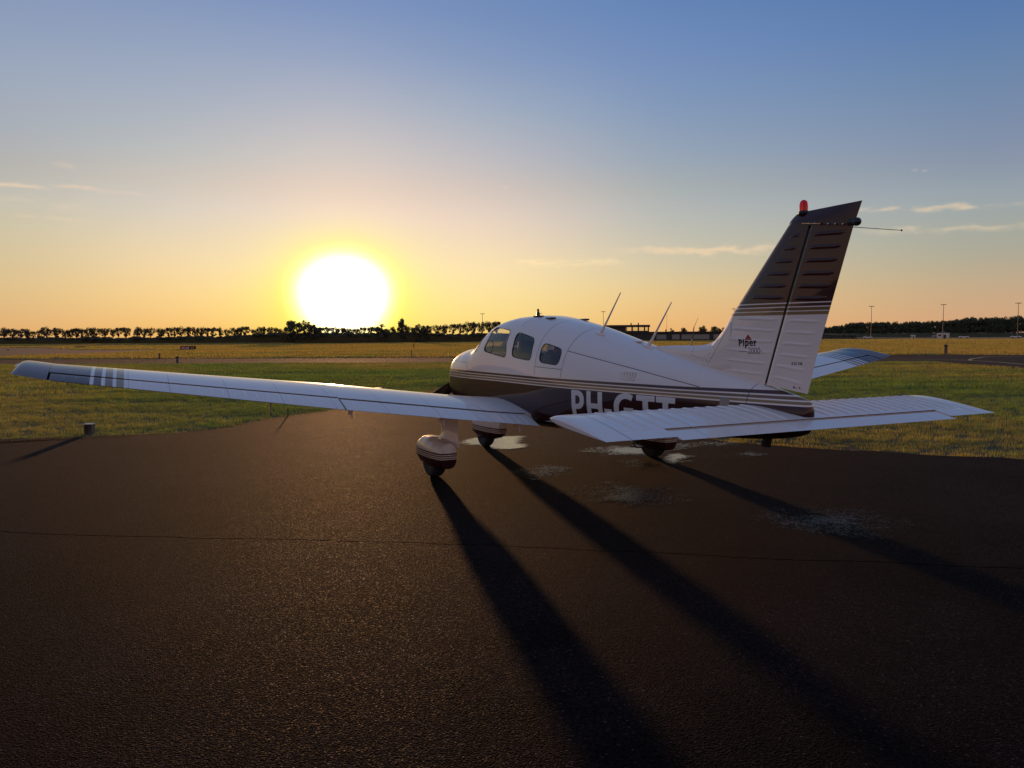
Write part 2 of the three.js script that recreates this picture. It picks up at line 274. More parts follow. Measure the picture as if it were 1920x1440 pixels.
// ───────── grass ─────────
{
  const rnd = mulberry(11);
  const blades = (n, spread, hMin, hMax, w) => {
    const pos = [], nor = [];
    for (let i = 0; i < n; i++) {
      const a = rnd() * 6.283, r = spread * Math.sqrt(rnd()), x = r * Math.cos(a), z = r * Math.sin(a), h = lerp(hMin, hMax, rnd()), f = rnd() * 6.283, lx = (rnd() - .5) * h * .9, lz = (rnd() - .5) * h * .9, cx = Math.cos(f) * w, cz = Math.sin(f) * w;
      const A = [x - cx, -.01, z - cz], B = [x + cx, -.01, z + cz], C = [x + lx * .35 + cx * .7, h * .6, z + lz * .35 + cz * .7], D = [x + lx * .35 - cx * .7, h * .6, z + lz * .35 - cz * .7], T = [x + lx, h, z + lz];
      pos.push(...A, ...B, ...C, ...A, ...C, ...D, ...D, ...C, ...T);
    }
    const g = new THREE.BufferGeometry(); g.setAttribute('position', new THREE.Float32BufferAttribute(pos, 3)); g.computeVertexNormals(); return g;
  };
  const gm = new THREE.MeshPhysicalMaterial({ name: 'grass_blades', color: 0xffffff, roughness: .9, transmission: .68, thickness: 0, side: THREE.DoubleSide });
  const cx = 8.2332, cz = 4.5705, yaw = Math.atan2(-Math.cos(1.11491), -Math.sin(1.11491));
  const rings = [[8, 26, 74, 1, [18, .09, .025, .07, .003]], [26, 62, 22, 1.7, [14, .16, .03, .07, .005]], [62, 150, 3.4, 3.4, [16, .3, .02, .06, .008]], [150, 330, 1.0, 7, [18, .4, .012, .045, .012]]];
  const m4 = new THREE.Matrix4(), q = new THREE.Quaternion(), col = new THREE.Color();
  for (const [r0, r1, dens, sc, bl] of rings) {
    const half = .74, area = half * (r1 * r1 - r0 * r0), n = Math.round(area * dens), P = [], K = [];
    for (let i = 0; i < n; i++) {
      const r = Math.sqrt(lerp(r0 * r0, r1 * r1, rnd())), a = yaw + (rnd() * 2 - 1) * half, x = cx + r * Math.cos(a), z = cz + r * Math.sin(a);
      if (x > 6 || isPaved(x, z)) { rnd(); rnd(); rnd(); continue; }
      const edge = onApron(x + .35, z) || onApron(x - .35, z) || onApron(x, z + .35) || onApron(x, z - .35);
      const n1 = fbm((x * .93 + z * .37) * .75 + 40, (z * .93 - x * .37) * .22 + 9, 4), n2 = fbm(x * 1.6, z * 1.6 + 70, 3);
      let h = sc * (.25 + 1.35 * n1 + .5 * (n2 - .5) + .25 * rnd());
      if (edge) h *= .75;
      m4.compose(V(x, -.03, z), q.setFromAxisAngle(V(0, 1, 0), rnd() * 6.283), V(sc, h, sc)); P.push(m4.clone());
      const hay = 1.843 * (x + 38) + 1 * (z + 12.1) < -26 ? .5 : 0; const dry = clamp((edge ? .5 : 0) + 1.3 * (fbm(x * .12 + 5, z * .12, 3) - .5) + .6 * (rnd() - .5) + hay + .26), b = .75 + .6 * (n2 - .5) + .4 * rnd();
      K.push([lerp(.18, .48, dry) * b, lerp(.27, .34, dry) * b, lerp(.014, .045, dry) * b]);
    }
    const im = new THREE.InstancedMesh(blades(...bl), gm, P.length); im.name = numbered('grass');
    P.forEach((m, i) => { im.setMatrixAt(i, m); im.setColorAt(i, col.setRGB(...K[i])); });
    im.castShadow = im.receiveShadow = true; scene.add(im);
    dress(im, ['short mown grass beside the apron edge in low sun', 'mown grass between the apron and the taxiway', 'mown grass beyond the taxiway', 'far mown grass by the runway before the trees'][rings.findIndex((x) => x[0] === r0)], 'grass', null, 'stuff');
  }
}

// ───────── wet patches on the apron ─────────
{
  const wet = (name, pts, rough, cover, label, group, seed) => {
    const x0 = Math.min(...pts.map((p) => p[0])) - .1, x1 = Math.max(...pts.map((p) => p[0])) + .1, z0 = Math.min(...pts.map((p) => p[1])) - .1, z1 = Math.max(...pts.map((p) => p[1])) + .1, N = 512;
    const dist = (x, z) => { let d = 9; for (let i = 0; i < pts.length; i++) { const [a, b] = pts[i], [c, e] = pts[(i + 1) % pts.length], t = clamp(((x - a) * (c - a) + (z - b) * (e - b)) / ((c - a) ** 2 + (e - b) ** 2)); d = Math.min(d, Math.hypot(x - a - t * (c - a), z - b - t * (e - b))); } return inside(pts, x, z) ? d : -d; };
    // water lies between the stones: where it is shallow, stone tops stand clear of it
    const al = dataTex(N, N, (i, j) => {
      const x = lerp(x0, x1, i / (N - 1)), z = lerp(z0, z1, j / (N - 1)), k = (Math.floor(((z / 2.6) % 1 + 1) % 1 * stoneN)) * stoneN + Math.floor(((x / 2.6) % 1 + 1) % 1 * stoneN);
      const depth = dist(x, z) * cover[0] + (fbm(x * 5 + seed, z * 3.2, 5) - .5) * .85 + cover[1], w = depth - stoneH[k] * cover[2] - (rough < .16 ? .3 : .5) * cover[2] * (vnoise(x * 26 + seed, z * 26) - .35) - (rough < .16 ? .2 : .7) * (hash2(Math.floor(x * 60), Math.floor(z * 60)) - .5) + .18 * (hash2(i, j) - .5) > 0 ? 255 : 0; return [w, w, w];
    }, false, false);
    const g = new THREE.PlaneGeometry(x1 - x0, z1 - z0).rotateX(-Math.PI / 2).translate((x0 + x1) / 2, .004, (z0 + z1) / 2), p = g.attributes.position;
    for (let i = 0; i < p.count; i++) g.attributes.uv.setXY(i, (p.getX(i) - x0) / (x1 - x0), (p.getZ(i) - z0) / (z1 - z0));
    const m = part(numbered(name), g, new THREE.MeshPhysicalMaterial({ name: 'wet_film', color: new THREE.Color().setRGB(.018, .015, .013), roughness: rough, ior: 1.33, specularIntensity: rough > .3 ? .45 : 1, alphaMap: al, alphaTest: .5, bumpMap: sameAs(reliefTex, (x1 - x0) / 2.6, (z1 - z0) / 2.6), bumpScale: .0012 }), scene);
    dress(m, label, 'puddle', group);
  };
  wet('puddle', [[-2.46, .25], [-2.89, -.02], [-2.94, -.38], [-2.92, -.73], [-2.72, -1.05], [-2.12, -.72], [-1.55, -.5], [-1.36, -.13], [-1.62, .06], [-1.9, .12], [-2.22, .26]], .07, [3.2, -.1, .5], 'bright shallow puddle around the nose wheel', null, 3);
  wet('puddle', [[-.85, -.86], [-1.06, -1.34], [-1.04, -1.97], [-.81, -2.76], [-.56, -3.46], [-.39, -3.3], [-.53, -2.44], [-.02, -1.5], [-.12, -1.32], [-.56, -1.1]], .22, [2.0, -.12, .65], 'long shallow puddle behind the right main wheel', null, 8);
  wet('puddle', [[.14, -1.43], [-.1, -1.86], [-.05, -2.05], [.28, -2.0], [.52, -1.77], [.7, -1.33], [.46, -1.31]], .14, [2.6, -.1, .55], 'small bright puddle right beside the right main wheel', null, 14);
  wet('puddle', [[.4, -.76], [.17, -1.12], [.4, -1.36], [.7, -1.17], [.72, -.8]], .35, [2, -.12, .5], 'dim damp patch just in front of the right main wheel', null, 21);
  wet('puddle', [[.06, .46], [-.1, .1], [.21, -.06], [.67, .25], [.68, .56]], .38, [2, -.08, .5], 'dim damp patch in the shadow behind the nose wheel', null, 25);
  wet('puddle', [[1.6, .6], [1.28, .02], [1.74, -.34], [2.2, -.25], [2.35, .33], [1.99, .7]], .4, [1.4, -.1, .5], 'broad dim damp patch on the asphalt between the wheel shadows', null, 31);
  wet('puddle', [[3.1, -.36], [3.05, -1.01], [3.53, -1.4], [4.08, -1.04], [4.1, -.3], [3.55, -.24]], .5, [1.1, -.2, .6], 'bluish damp patch nearest the camera at the right', null, 37);
  wet('puddle', [[.4, -2.4], [.32, -2.84], [.54, -3.06], [.68, -2.8]], .34, [2, -.1, .5], 'thin damp streak under the tail near the right grass edge', null, 44);
}

// ───────── paint for the aircraft ─────────
const WHITE = '#e8d8ca', MAROON = '#371414', GOLD = '#8a6f48', BROWN = '#4a2a20', TAN = '#75573a';
const waveTex = dataTex(512, 512, (x, y) => { const h = 255 * fbm(x / 64, y / 64, 4, 8); return [h, h, h]; }, false);
function canvas(w, h, draw) {
  const c = document.createElement('canvas'); c.width = w; c.height = h; const x = c.getContext('2d'); draw(x, w, h);
  const t = new THREE.CanvasTexture(c); t.colorSpace = THREE.SRGBColorSpace; t.anisotropy = 8; return t;
}
function specks(x, w, h, n, seed, alpha = .05) { const r = mulberry(seed); for (let i = 0; i < n; i++) { x.fillStyle = `rgba(${70 + 40 * r() | 0},${55 + 30 * r() | 0},${40 + 20 * r() | 0},${(alpha * r()).toFixed(3)})`; const a = r() * w, b = r() * h; x.fillRect(a, b, 1 + 3 * r(), 1 + 2 * r()); } }
const glossy = (map, rep = 1) => new THREE.MeshPhysicalMaterial({ map, roughness: .5, specularIntensity: .3, clearcoat: .65, clearcoatRoughness: .04, bumpMap: sameAs(waveTex, rep, rep), bumpScale: .0025 });
const paint = (c, o = {}) => new THREE.MeshPhysicalMaterial({ color: c, roughness: .5, specularIntensity: .3, clearcoat: .6, clearcoatRoughness: .06, ...o });
const FX0 = -2.45, FX1 = 4.1, FY0 = .45, FY1 = 1.95;
M.fuselage = glossy(canvas(2048, 1024, (x, w, h) => {
  const X = (m) => (m - FX0) / (FX1 - FX0) * w, Y = (m, side) => (side ? h / 2 : 0) + (1 - (m - FY0) / (FY1 - FY0)) * h / 2;
  for (const side of [0, 1]) {
    x.save(); x.beginPath(); x.rect(0, side * h / 2, w, h / 2); x.clip();
    x.fillStyle = WHITE; x.fillRect(0, side * h / 2, w, h / 2);
    // maroon below, three bands with white lines between; the bands open out toward the tail
    const top = (m) => 1.138 + .012 * smooth(2.6, 3.7, m), bot = (m) => 1.046 + .012 * smooth(0, -2, m) * -1 - .0 * m;
    const band = (a, b, c) => { x.fillStyle = c; x.beginPath(); for (let i = 0; i <= 80; i++) { const m = lerp(FX0, FX1, i / 80); x.lineTo(X(m), Y(lerp(bot(m), top(m), a), side)); } for (let i = 80; i >= 0; i--) { const m = lerp(FX0, FX1, i / 80); x.lineTo(X(m), Y(b < -1 ? .4 : lerp(bot(m), top(m), b), side)); } x.fill(); };
    band(1, .74, BROWN); band(.62, .40, TAN); band(.29, .08, GOLD); band(-.05, -9, MAROON);
    // panel joints
    x.strokeStyle = 'rgba(45,34,32,.8)'; x.lineWidth = 1.9;
    const vline = (m, a, b) => { x.beginPath(); x.moveTo(X(m), Y(a, side)); x.lineTo(X(m), Y(b, side)); x.stroke(); };
    vline(.05, 1.70, 1.95); vline(.62, 1.15, 1.95); vline(1.15, 1.15, 1.95); vline(-1.3, .5, 1.45); vline(-1.36, .5, 1.45); vline(3.52, 1.0, 1.3); vline(.55, .55, 1.04); vline(2.3, .6, 1.05);
    x.beginPath(); x.moveTo(X(1.15), Y(1.43, side)); x.lineTo(X(3.02), Y(1.145, side)); x.stroke();
    x.beginPath(); x.moveTo(X(.62), Y(1.25, side)); x.lineTo(X(1.15), Y(1.235, side)); x.stroke();
    x.beginPath(); x.moveTo(X(-2.3), Y(1.26, side)); x.lineTo(X(-1.36), Y(1.24, side)); x.stroke();
    // rivets along the joints
    x.fillStyle = 'rgba(60,48,44,.5)';
    for (let i = 0; i < 46; i++) { x.fillRect(X(1.15 + i * .04), Y(1.45 - i * .0061, side), 1.6, 1.6); }
    for (let i = 0; i < 18; i++) { x.fillRect(X(1.18), Y(1.16 + i * .03, side), 1.5, 1.5); x.fillRect(X(.645), Y(1.16 + i * .03, side), 1.5, 1.5); }
    for (let i = 0; i < 28; i++) x.fillRect(X(-1.2 + i * .04), Y(1.30 + (i % 2) * .002, side), 1.4, 1.4);
    // grey patch over the lowest stripe near the tail
    x.fillStyle = '#8a8078'; x.fillRect(X(3.262), Y(1.07, side), X(3.36) - X(3.262), Y(1.0, side) - Y(1.07, side));
    // registration
    x.fillStyle = '#dcd8d2';
    const word = side ? [['P', 2.70, 2.50], ['H', 2.46, 2.22], ['-', 2.18, 2.08], ['G', 2.05, 1.79], ['T', 1.75, 1.52], ['T', 1.50, 1.28]] : [['P', 1.355, 1.56], ['H', 1.60, 1.835], ['-', 1.86, 1.965], ['G', 1.995, 2.26], ['T', 2.30, 2.535], ['T', 2.55, 2.78]];
    x.font = 'bold 200px sans-serif'; x.textBaseline = 'alphabetic';
    for (const [ch, a, b] of word) {
      const t = x.measureText(ch), l = t.actualBoundingBoxLeft, r = t.actualBoundingBoxRight, cap = x.measureText('H').actualBoundingBoxAscent;
      x.save(); x.translate(X(a), Y(.735, side)); x.scale((X(b) - X(a)) / (l + r), (Y(.735, side) - Y(1.035, side)) / cap); x.fillText(ch, l, 0); x.restore();
    }
    x.restore();
  }
  specks(x, w, h, 2600, 5, .16);
}), 5);
M.fuselage.name = 'fuselage_paint';
M.white = paint(WHITE); M.white.name = 'white_paint';
M.maroon = paint(MAROON); M.maroon.name = 'maroon_paint';
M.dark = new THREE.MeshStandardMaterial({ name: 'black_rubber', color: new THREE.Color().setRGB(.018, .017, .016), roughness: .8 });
M.black = new THREE.MeshPhysicalMaterial({ name: 'black_plastic', color: new THREE.Color().setRGB(.015, .014, .014), roughness: .35 });
M.metal = new THREE.MeshStandardMaterial({ name: 'bare_metal', color: new THREE.Color().setRGB(.55, .53, .5), metalness: 1, roughness: .35 });
M.pane = new THREE.MeshPhysicalMaterial({ name: 'acrylic_pane', color: new THREE.Color().setRGB(.95, .95, .9), transmission: 1, thickness: 0, roughness: .0, ior: 1.49, side: THREE.DoubleSide });

const craft = thing('light_aircraft', 'white and maroon low wing propeller aircraft parked on the asphalt apron, nose away', 'aircraft');

// ───────── fuselage ─────────
const ST = [[-2.36, .74, 1.225, .35, .97, 2.3, 2.4], [-2.28, .68, 1.325, .43, .97, 2.6, 2.6], [-2.1, .62, 1.395, .49, .97, 2.9, 3], [-1.8, .57, 1.432, .53, .98, 3.1, 3.2], [-1.5, .54, 1.45, .555, 1, 3.3, 3.5], [-1.35, .53, 1.485, .56, 1, 3.3, 3.6], [-1.1, .52, 1.635, .565, 1, 3.3, 3.8], [-.85, .52, 1.755, .57, 1, 3.3, 4], [-.6, .52, 1.812, .57, 1, 3.2, 4], [-.3, .52, 1.836, .57, 1, 3.1, 4], [0, .525, 1.838, .57, 1, 3, 4], [.35, .53, 1.806, .57, 1, 2.7, 4], [.7, .54, 1.753, .565, 1, 2.5, 3.8], [1.05, .56, 1.693, .545, 1, 2.3, 3.5], [1.4, .585, 1.622, .51, 1, 2.15, 3.2], [1.8, .615, 1.535, .455, 1, 2.05, 3], [2.2, .65, 1.45, .39, 1, 2, 2.8], [2.7, .69, 1.36, .31, .99, 2.1, 2.6], [3.2, .715, 1.265, .23, .985, 2.1, 2.4], [3.6, .75, 1.18, .16, .98, 2.1, 2.3], [3.9, .80, 1.115, .095, .975, 2, 2.1], [4.0, .835, 1.09, .06, .975, 2, 2]];
function prm(x) {
  let i = 0; while (i < ST.length - 2 && ST[i + 1][0] <= x) i++;
  const h = ST[i + 1][0] - ST[i][0], t = clamp((x - ST[i][0]) / h);
  const sl = (k, c) => { const d = (m) => (ST[m + 1][c] - ST[m][c]) / (ST[m + 1][0] - ST[m][0]); if (k === 0) return d(0); if (k === ST.length - 1) return d(k - 1); const a = d(k - 1), b = d(k); return a * b <= 0 ? 0 : 2 * a * b / (a + b); };
  return [1, 2, 3, 4, 5, 6].map((c) => (2 * t ** 3 - 3 * t * t + 1) * ST[i][c] + (t ** 3 - 2 * t * t + t) * sl(i, c) * h + (-2 * t ** 3 + 3 * t * t) * ST[i + 1][c] + (t ** 3 - t * t) * sl(i + 1, c) * h);
}
const prmCache = new Map(), prmC = (x) => { const k = Math.round(x * 5e3); let v = prmCache.get(k); if (!v) prmCache.set(k, v = prm(k / 5e3)); return v; };
// s: 0 at the crown, 1 at the keel, on the left side; sg = +1 left, -1 right
function hull(x, s, sg, inset = 0) {
  const [yB, yT, w, yM, nT, nB] = prmC(x), a = s * Math.PI, c = Math.cos(a), q = Math.sin(a), n = c >= 0 ? nT : nB;
  return V(x, yM + (c >= 0 ? (yT - yM - inset) : (yM - yB - inset)) * Math.sign(c) * Math.abs(c) ** (2 / n), sg * (w - inset) * Math.abs(q) ** (2 / n));
}
function hullN(x, s, sg) {
  const e = 2e-3, a = hull(Math.min(4, x + e), s, sg), b = hull(x - e, s, sg), c = hull(x, Math.min(1, s + e), sg), d = hull(x, Math.max(0, s - e), sg);
  const n = a.sub(b).cross(c.sub(d)).normalize(); if (n.z * sg < 0 || (Math.abs(n.z) < 1e-3 && n.y * (s < .5 ? 1 : -1) < 0)) n.negate(); return n;
}
function roundPoly(p, r, k = 5) {
  const out = [];
  for (let i = 0; i < p.length; i++) {
    const b = new THREE.Vector2(...p[i]), a = new THREE.Vector2(...p[(i + p.length - 1) % p.length]), c = new THREE.Vector2(...p[(i + 1) % p.length]);
    const A = b.clone().add(a.sub(b).setLength(r)), C = b.clone().add(c.sub(b).setLength(r));
    for (let j = 0; j <= k; j++) { const t = j / k; out.push([(1 - t) ** 2 * A.x + 2 * t * (1 - t) * b.x + t * t * C.x, (1 - t) ** 2 * A.y + 2 * t * (1 - t) * b.y + t * t * C.y]); }
  }
  let ar = 0; out.forEach(([x, y], i) => { const [u, v] = out[(i + 1) % out.length]; ar += x * v - u * y; }); if (ar < 0) out.reverse();
  return out;
}
const WINDOWS = [roundPoly([[-.785, 1.405], [-.12, 1.335], [-.165, 1.66], [-.69, 1.705]], .06), roundPoly([[.035, 1.352], [.51, 1.312], [.475, 1.56], [.035, 1.64]], .075), roundPoly([[.69, 1.305], [1.08, 1.275], [1.065, 1.445], [.68, 1.515]], .08)];
const SCREEN = roundPoly([[-1.46, 1.455], [-1.1, 1.385], [-.79, 1.725], [-.80, 1.95], [-1.6, 1.95]], .03);
const cutBox = (P) => [Math.min(...P.map((p) => p[0])), Math.max(...P.map((p) => p[0])), Math.min(...P.map((p) => p[1])), Math.max(...P.map((p) => p[1]))];
const CUTS = [...WINDOWS, SCREEN].map((P) => ({ P, b: cutBox(P) }));
{
  const xs = []; for (let i = 0; i <= 260; i++) xs.push(lerp(-2.36, 4.0, i / 260));
  const NS = 96, ss = []; for (let j = 0; j <= NS; j++) ss.push(j / NS);
  const skin = { pos: [], nor: [], uv: [] }, panes = CUTS.map(() => [1, -1].map(() => ({ pos: [], nor: [], uv: [] })));
  const emit = (B, poly, sg, inset) => {
    const Q = poly.map(([x, s]) => hull(x, s, sg, inset)), Nn = poly.map(([x, s]) => hullN(x, s, sg));
    for (let i = 1; i < poly.length - 1; i++) for (const k of Q[i].clone().sub(Q[0]).cross(Q[i + 1].clone().sub(Q[0])).dot(Nn[0]) >= 0 ? [0, i, i + 1] : [0, i + 1, i]) {
      const [x] = poly[k], p = Q[k], n = Nn[k];
      B.pos.push(p.x, p.y, p.z); B.nor.push(n.x, n.y, n.z); B.uv.push((x - FX0) / (FX1 - FX0), (sg > 0 ? .5 : 0) + .5 * clamp((p.y - FY0) / (FY1 - FY0), .002, .998));
    }
  };
  const split = (poly, a, b, yOf) => { // -> [inside part, outside part] of the half plane left of a->b in side view
    const I = [], O = [], f = (p) => (b[0] - a[0]) * (yOf(p) - a[1]) - (b[1] - a[1]) * (p[0] - a[0]);
    for (let i = 0; i < poly.length; i++) {
      const p = poly[i], q = poly[(i + 1) % poly.length], fp = f(p), fq = f(q);
      (fp >= 0 ? I : O).push(p);
      if ((fp >= 0) !== (fq >= 0)) { const t = fp / (fp - fq), m = [lerp(p[0], q[0], t), lerp(p[1], q[1], t)]; I.push(m); O.push(m); }
    }
    return [I, O];
  };
  for (const sg of [1, -1]) {
    const yOf = (p) => hull(p[0], p[1], 1).y;
    for (let i = 0; i < 260; i++) for (let j = 0; j < NS; j++) {
      let cells_ = [[[xs[i], ss[j]], [xs[i + 1], ss[j]], [xs[i + 1], ss[j + 1]], [xs[i], ss[j + 1]]]];
      const ys = cells_[0].map(yOf), yl = Math.min(...ys), yh = Math.max(...ys);
      CUTS.forEach(({ P, b }, w) => {
        if (xs[i + 1] < b[0] || xs[i] > b[1] || yh < b[2] || yl > b[3]) return;
        const keep = [];
        for (const cell of cells_) {
          let cur = cell;
          for (let k = 0; k < P.length && cur.length > 2; k++) { const [I, O] = split(cur, P[k], P[(k + 1) % P.length], yOf); if (O.length > 2) keep.push(O); cur = I; }
          if (cur.length > 2) emit(panes[w][sg > 0 ? 0 : 1], cur, sg, .004);
        }
        cells_ = keep;
      });
      for (const cell of cells_) emit(skin, cell, sg, 0);
    }
  }
  const toGeo = (B) => { const g = new THREE.BufferGeometry(); g.setAttribute('position', new THREE.Float32BufferAttribute(B.pos, 3)); g.setAttribute('normal', new THREE.Float32BufferAttribute(B.nor, 3)); g.setAttribute('uv', new THREE.Float32BufferAttribute(B.uv, 2)); return g; };
  // rear end cap
  const cap = []; for (let i = 0; i <= 32; i++) { const a = i / 16, s = a <= 1 ? a : 2 - a; cap.push(hull(4.0, s, a <= 1 ? 1 : -1)); }
  const capG = grid(32, 6, (u, v) => { const p = cap[Math.round(u * 32)], c = V(4.0, .975, 0), t = v; return [V(4.0 + .028 * Math.sqrt(1 - (1 - t) ** 2), lerp(p.y, c.y, t), lerp(p.z, c.z, t)), (4.05 - FX0) / (FX1 - FX0), .5 + .5 * (lerp(p.y, c.y, t) - FY0) / (FY1 - FY0)]; });
  const body = part('fuselage', [toGeo(skin), capG], M.fuselage, craft);
  const nose = []; for (let i = 0; i <= 48; i++) { const a = i / 24, s = a <= 1 ? a : 2 - a; nose.push(hull(-2.36, s, a <= 1 ? 1 : -1)); }
  const cowl = part('cowling', grid(48, 8, (u, v) => { const p = nose[Math.round(u * 48)], t = v; return [V(-2.36 - .10 * Math.sqrt(1 - (1 - t) ** 2), lerp(p.y, .99, t), lerp(p.z, 0, t)), (-2.4 - FX0) / (FX1 - FX0), .5 + .5 * (lerp(p.y, .99, t) - FY0) / (FY1 - FY0)]; }), M.fuselage, craft);
  for (const sg of [1, -1]) part('air_intake', new THREE.SphereGeometry(.09, 20, 12).scale(.35, .6, 1.1).translate(-2.45, 1.06, sg * .22), M.black, cowl);
  const seal = new THREE.MeshStandardMaterial({ name: 'window_seal', color: new THREE.Color().setRGB(.05, .05, .05), roughness: .6 });
  const yToS = (x, y) => { let a = 0, b = .5; for (let k = 0; k < 40; k++) { const m = (a + b) / 2; if (hull(x, m, 1).y > y) a = m; else b = m; } return (a + b) / 2; };
  WINDOWS.forEach((P, w) => [1, -1].forEach((sg, k) => {
    const c = new THREE.CatmullRomCurve3(P.map(([x, y]) => hull(x, yToS(x, y), sg)), true), fr = part('side_window', new THREE.TubeGeometry(c, 120, .0055, 6, true), seal, craft);
    part('pane', toGeo(panes[w][k]), M.pane, fr);
    if (w === 0) part('vent_flap', new THREE.TubeGeometry(new THREE.CatmullRomCurve3([[-.74, 1.42], [-.56, 1.40], [-.54, 1.50], [-.72, 1.53]].map(([x, y]) => hull(x, yToS(x, y), sg, .002)), true), 60, .004, 5, true), seal, fr);
  }));
  const post = grid(30, 3, (u, v) => { const x = lerp(-1.47, -.79, u), h = hull(x, 0, 1); return [V(x, h.y + .003, lerp(-.025, .025, v)), 0, 0]; });
  const ws = part('windshield', [post, new THREE.TubeGeometry(new THREE.CatmullRomCurve3([[-1.455, 1.452], [-1.1, 1.39], [-.95, 1.555], [-.80, 1.715]].map(([x, y]) => hull(x, yToS(x, y), 1))), 40, .006, 6), new THREE.TubeGeometry(new THREE.CatmullRomCurve3([[-1.455, 1.452], [-1.1, 1.39], [-.95, 1.555], [-.80, 1.715]].map(([x, y]) => hull(x, yToS(x, y), -1))), 40, .006, 6)], M.white, craft);
  part('pane', [toGeo(panes[3][0]), toGeo(panes[3][1])], M.pane, ws);
  // cabin
  const trim = new THREE.MeshStandardMaterial({ name: 'cabin_trim', color: new THREE.Color().setRGB(.34, .28, .22), roughness: .9 }), leather = new THREE.MeshStandardMaterial({ name: 'seat_leather', color: new THREE.Color().setRGB(.05, .045, .04), roughness: .6 });
  part('cabin_floor', box(2.6, .02, 1.0, -.1, .66, 0), trim, craft);
  part('rear_bulkhead', grid(24, 6, (u, v) => { const a = u * 2, s = a <= 1 ? a : 2 - a, p = hull(1.3, s, a <= 1 ? 1 : -1, .01); return [V(1.3, lerp(1.05, p.y, v), lerp(0, p.z, v)), 0, 0]; }), trim, craft);
  const dash = part('instrument_panel', [rbox(.12, .32, .98, .03, -1.0, 1.19, 0), rbox(.42, .03, .96, .012, -1.16, 1.355, 0)], M.black, craft);
  for (const sg of [1, -1]) { const yk = part('control_yoke', [rod(V(-.95, 1.18, sg * .25), V(-.72, 1.19, sg * .25), .014), new THREE.TorusGeometry(.12, .014, 8, 24, Math.PI * 1.3).rotateZ(Math.PI * .85).rotateY(Math.PI / 2).translate(-.72, 1.2, sg * .25)], M.black, dash); }
  for (const [x, sg] of [[-.25, 1], [-.25, -1], [.62, 1], [.62, -1]]) part('seat', [rbox(.46, .16, .44, .05, x - .22, .88, sg * .25), rbox(.13, .52, .42, .05, 0, 0, 0).rotateZ(-.22).translate(x + .02, 1.16, sg * .25), rbox(.09, .13, .24, .035, 0, 0, 0).rotateZ(-.2).translate(x + .10, 1.47 - (x > 0 ? .09 : 0), sg * .25)], leather, craft);
}

// ───────── wings, stabilator, fin ─────────
const thick = (c) => 5 * (.2969 * Math.sqrt(c) - .126 * c - .3516 * c * c + .2843 * c ** 3 - .1036 * c ** 4);
// sec(t) -> { le, te, up, th, cam }; closed skin between chord fractions c0..c1, with a bead relief
function foil(sec, t0, t1, nt, c0, c1, nc, o = {}) {
  const ring = [];
  for (let i = 0; i <= nc; i++) { const k = i / nc; ring.push([c0 > 0 ? lerp(c0, c1, 1 - k) : c0 + (c1 - c0) * (1 - Math.sin(k * Math.PI / 2)), 1]); }
  if (c0 > 0) ring.push([c0 - .006, .62], [c0 - .009, 0], [c0 - .006, -.62]);
  for (let i = c0 > 0 ? 0 : 1; i <= nc; i++) { const k = 1 - i / nc; ring.push([c0 > 0 ? lerp(c0, c1, 1 - k) : c0 + (c1 - c0) * (1 - Math.sin(k * Math.PI / 2)), -1]); }
  const at = (t, c, side, raw) => {
    const s = sec(t), d = s.te.clone().sub(s.le), ch = d.length(), y = s.th * ch * thick(clamp(c)) * side + (s.cam ?? 0) * ch * 4 * c * (1 - c), b = o.bead && Math.abs(side) === 1 && !raw ? o.bead(t, c, side) * side : 0;
    return s.le.clone().addScaledVector(d, c).addScaledVector(s.up, y + b + (o.lift ? o.lift(t, c, side) : 0));
  };
  const uv = o.uv ?? ((p, t, c) => [t / 5.6, c]);
  const gs = [grid(nt, ring.length - 1, (a, b) => { const t = lerp(t0, t1, a), [c, sd] = ring[Math.round(b * (ring.length - 1))], p = at(t, c, sd); return [p, ...uv(p, t, c)]; })];
  if (c1 < 1 || o.aft) gs.push(grid(nt > 60 ? 60 : nt, 1, (a, b) => { const t = lerp(t0, t1, a), p = at(t, c1, b ? -1 : 1, true); return [p, ...uv(p, t, c1)]; }));
  for (const t of [t0, t1]) if (!(o.open && t === t1)) gs.push(grid(nc, 1, (a, b) => { const c = lerp(c0, c1, a), p = at(t, c, b ? -1 : 1, true); return [p, ...uv(p, t, c)]; }));
  return merge(gs);
}
const wingTex = canvas(2048, 512, (x, w, h) => {
  x.fillStyle = WHITE; x.fillRect(0, 0, w, h);
  const Z = (m) => m / 5.6 * w, r = (a, b, c) => { x.fillStyle = c; x.fillRect(Z(a), 0, Z(b) - Z(a), h); };
  r(4.655, 4.715, GOLD); r(4.745, 4.805, TAN); r(4.835, 4.895, BROWN); r(4.925, 5.7, MAROON);
  x.strokeStyle = 'rgba(50,45,50,.5)'; x.lineWidth = 1.5;
  for (const m of [1.15, 1.75, 2.3, 2.82, 3.3, 3.78, 4.28, 4.62]) { x.beginPath(); x.moveTo(Z(m), 0); x.lineTo(Z(m), h); x.stroke(); x.fillStyle = 'rgba(60,55,60,.3)'; for (let i = 0; i < 40; i++) x.fillRect(Z(m) + 5, i * 13, 1.5, 1.5); }
  x.fillStyle = 'rgba(60,55,60,.28)'; for (const c of [.38, .60]) for (let i = 0; i < 190; i++) x.fillRect(Z(.6 + i * .024), h * (1 - c), 1.5, 1.5);
  specks(x, w, h, 2200, 8, .14);
});
M.wing = glossy(wingTex, 3); M.wing.name = 'wing_paint';
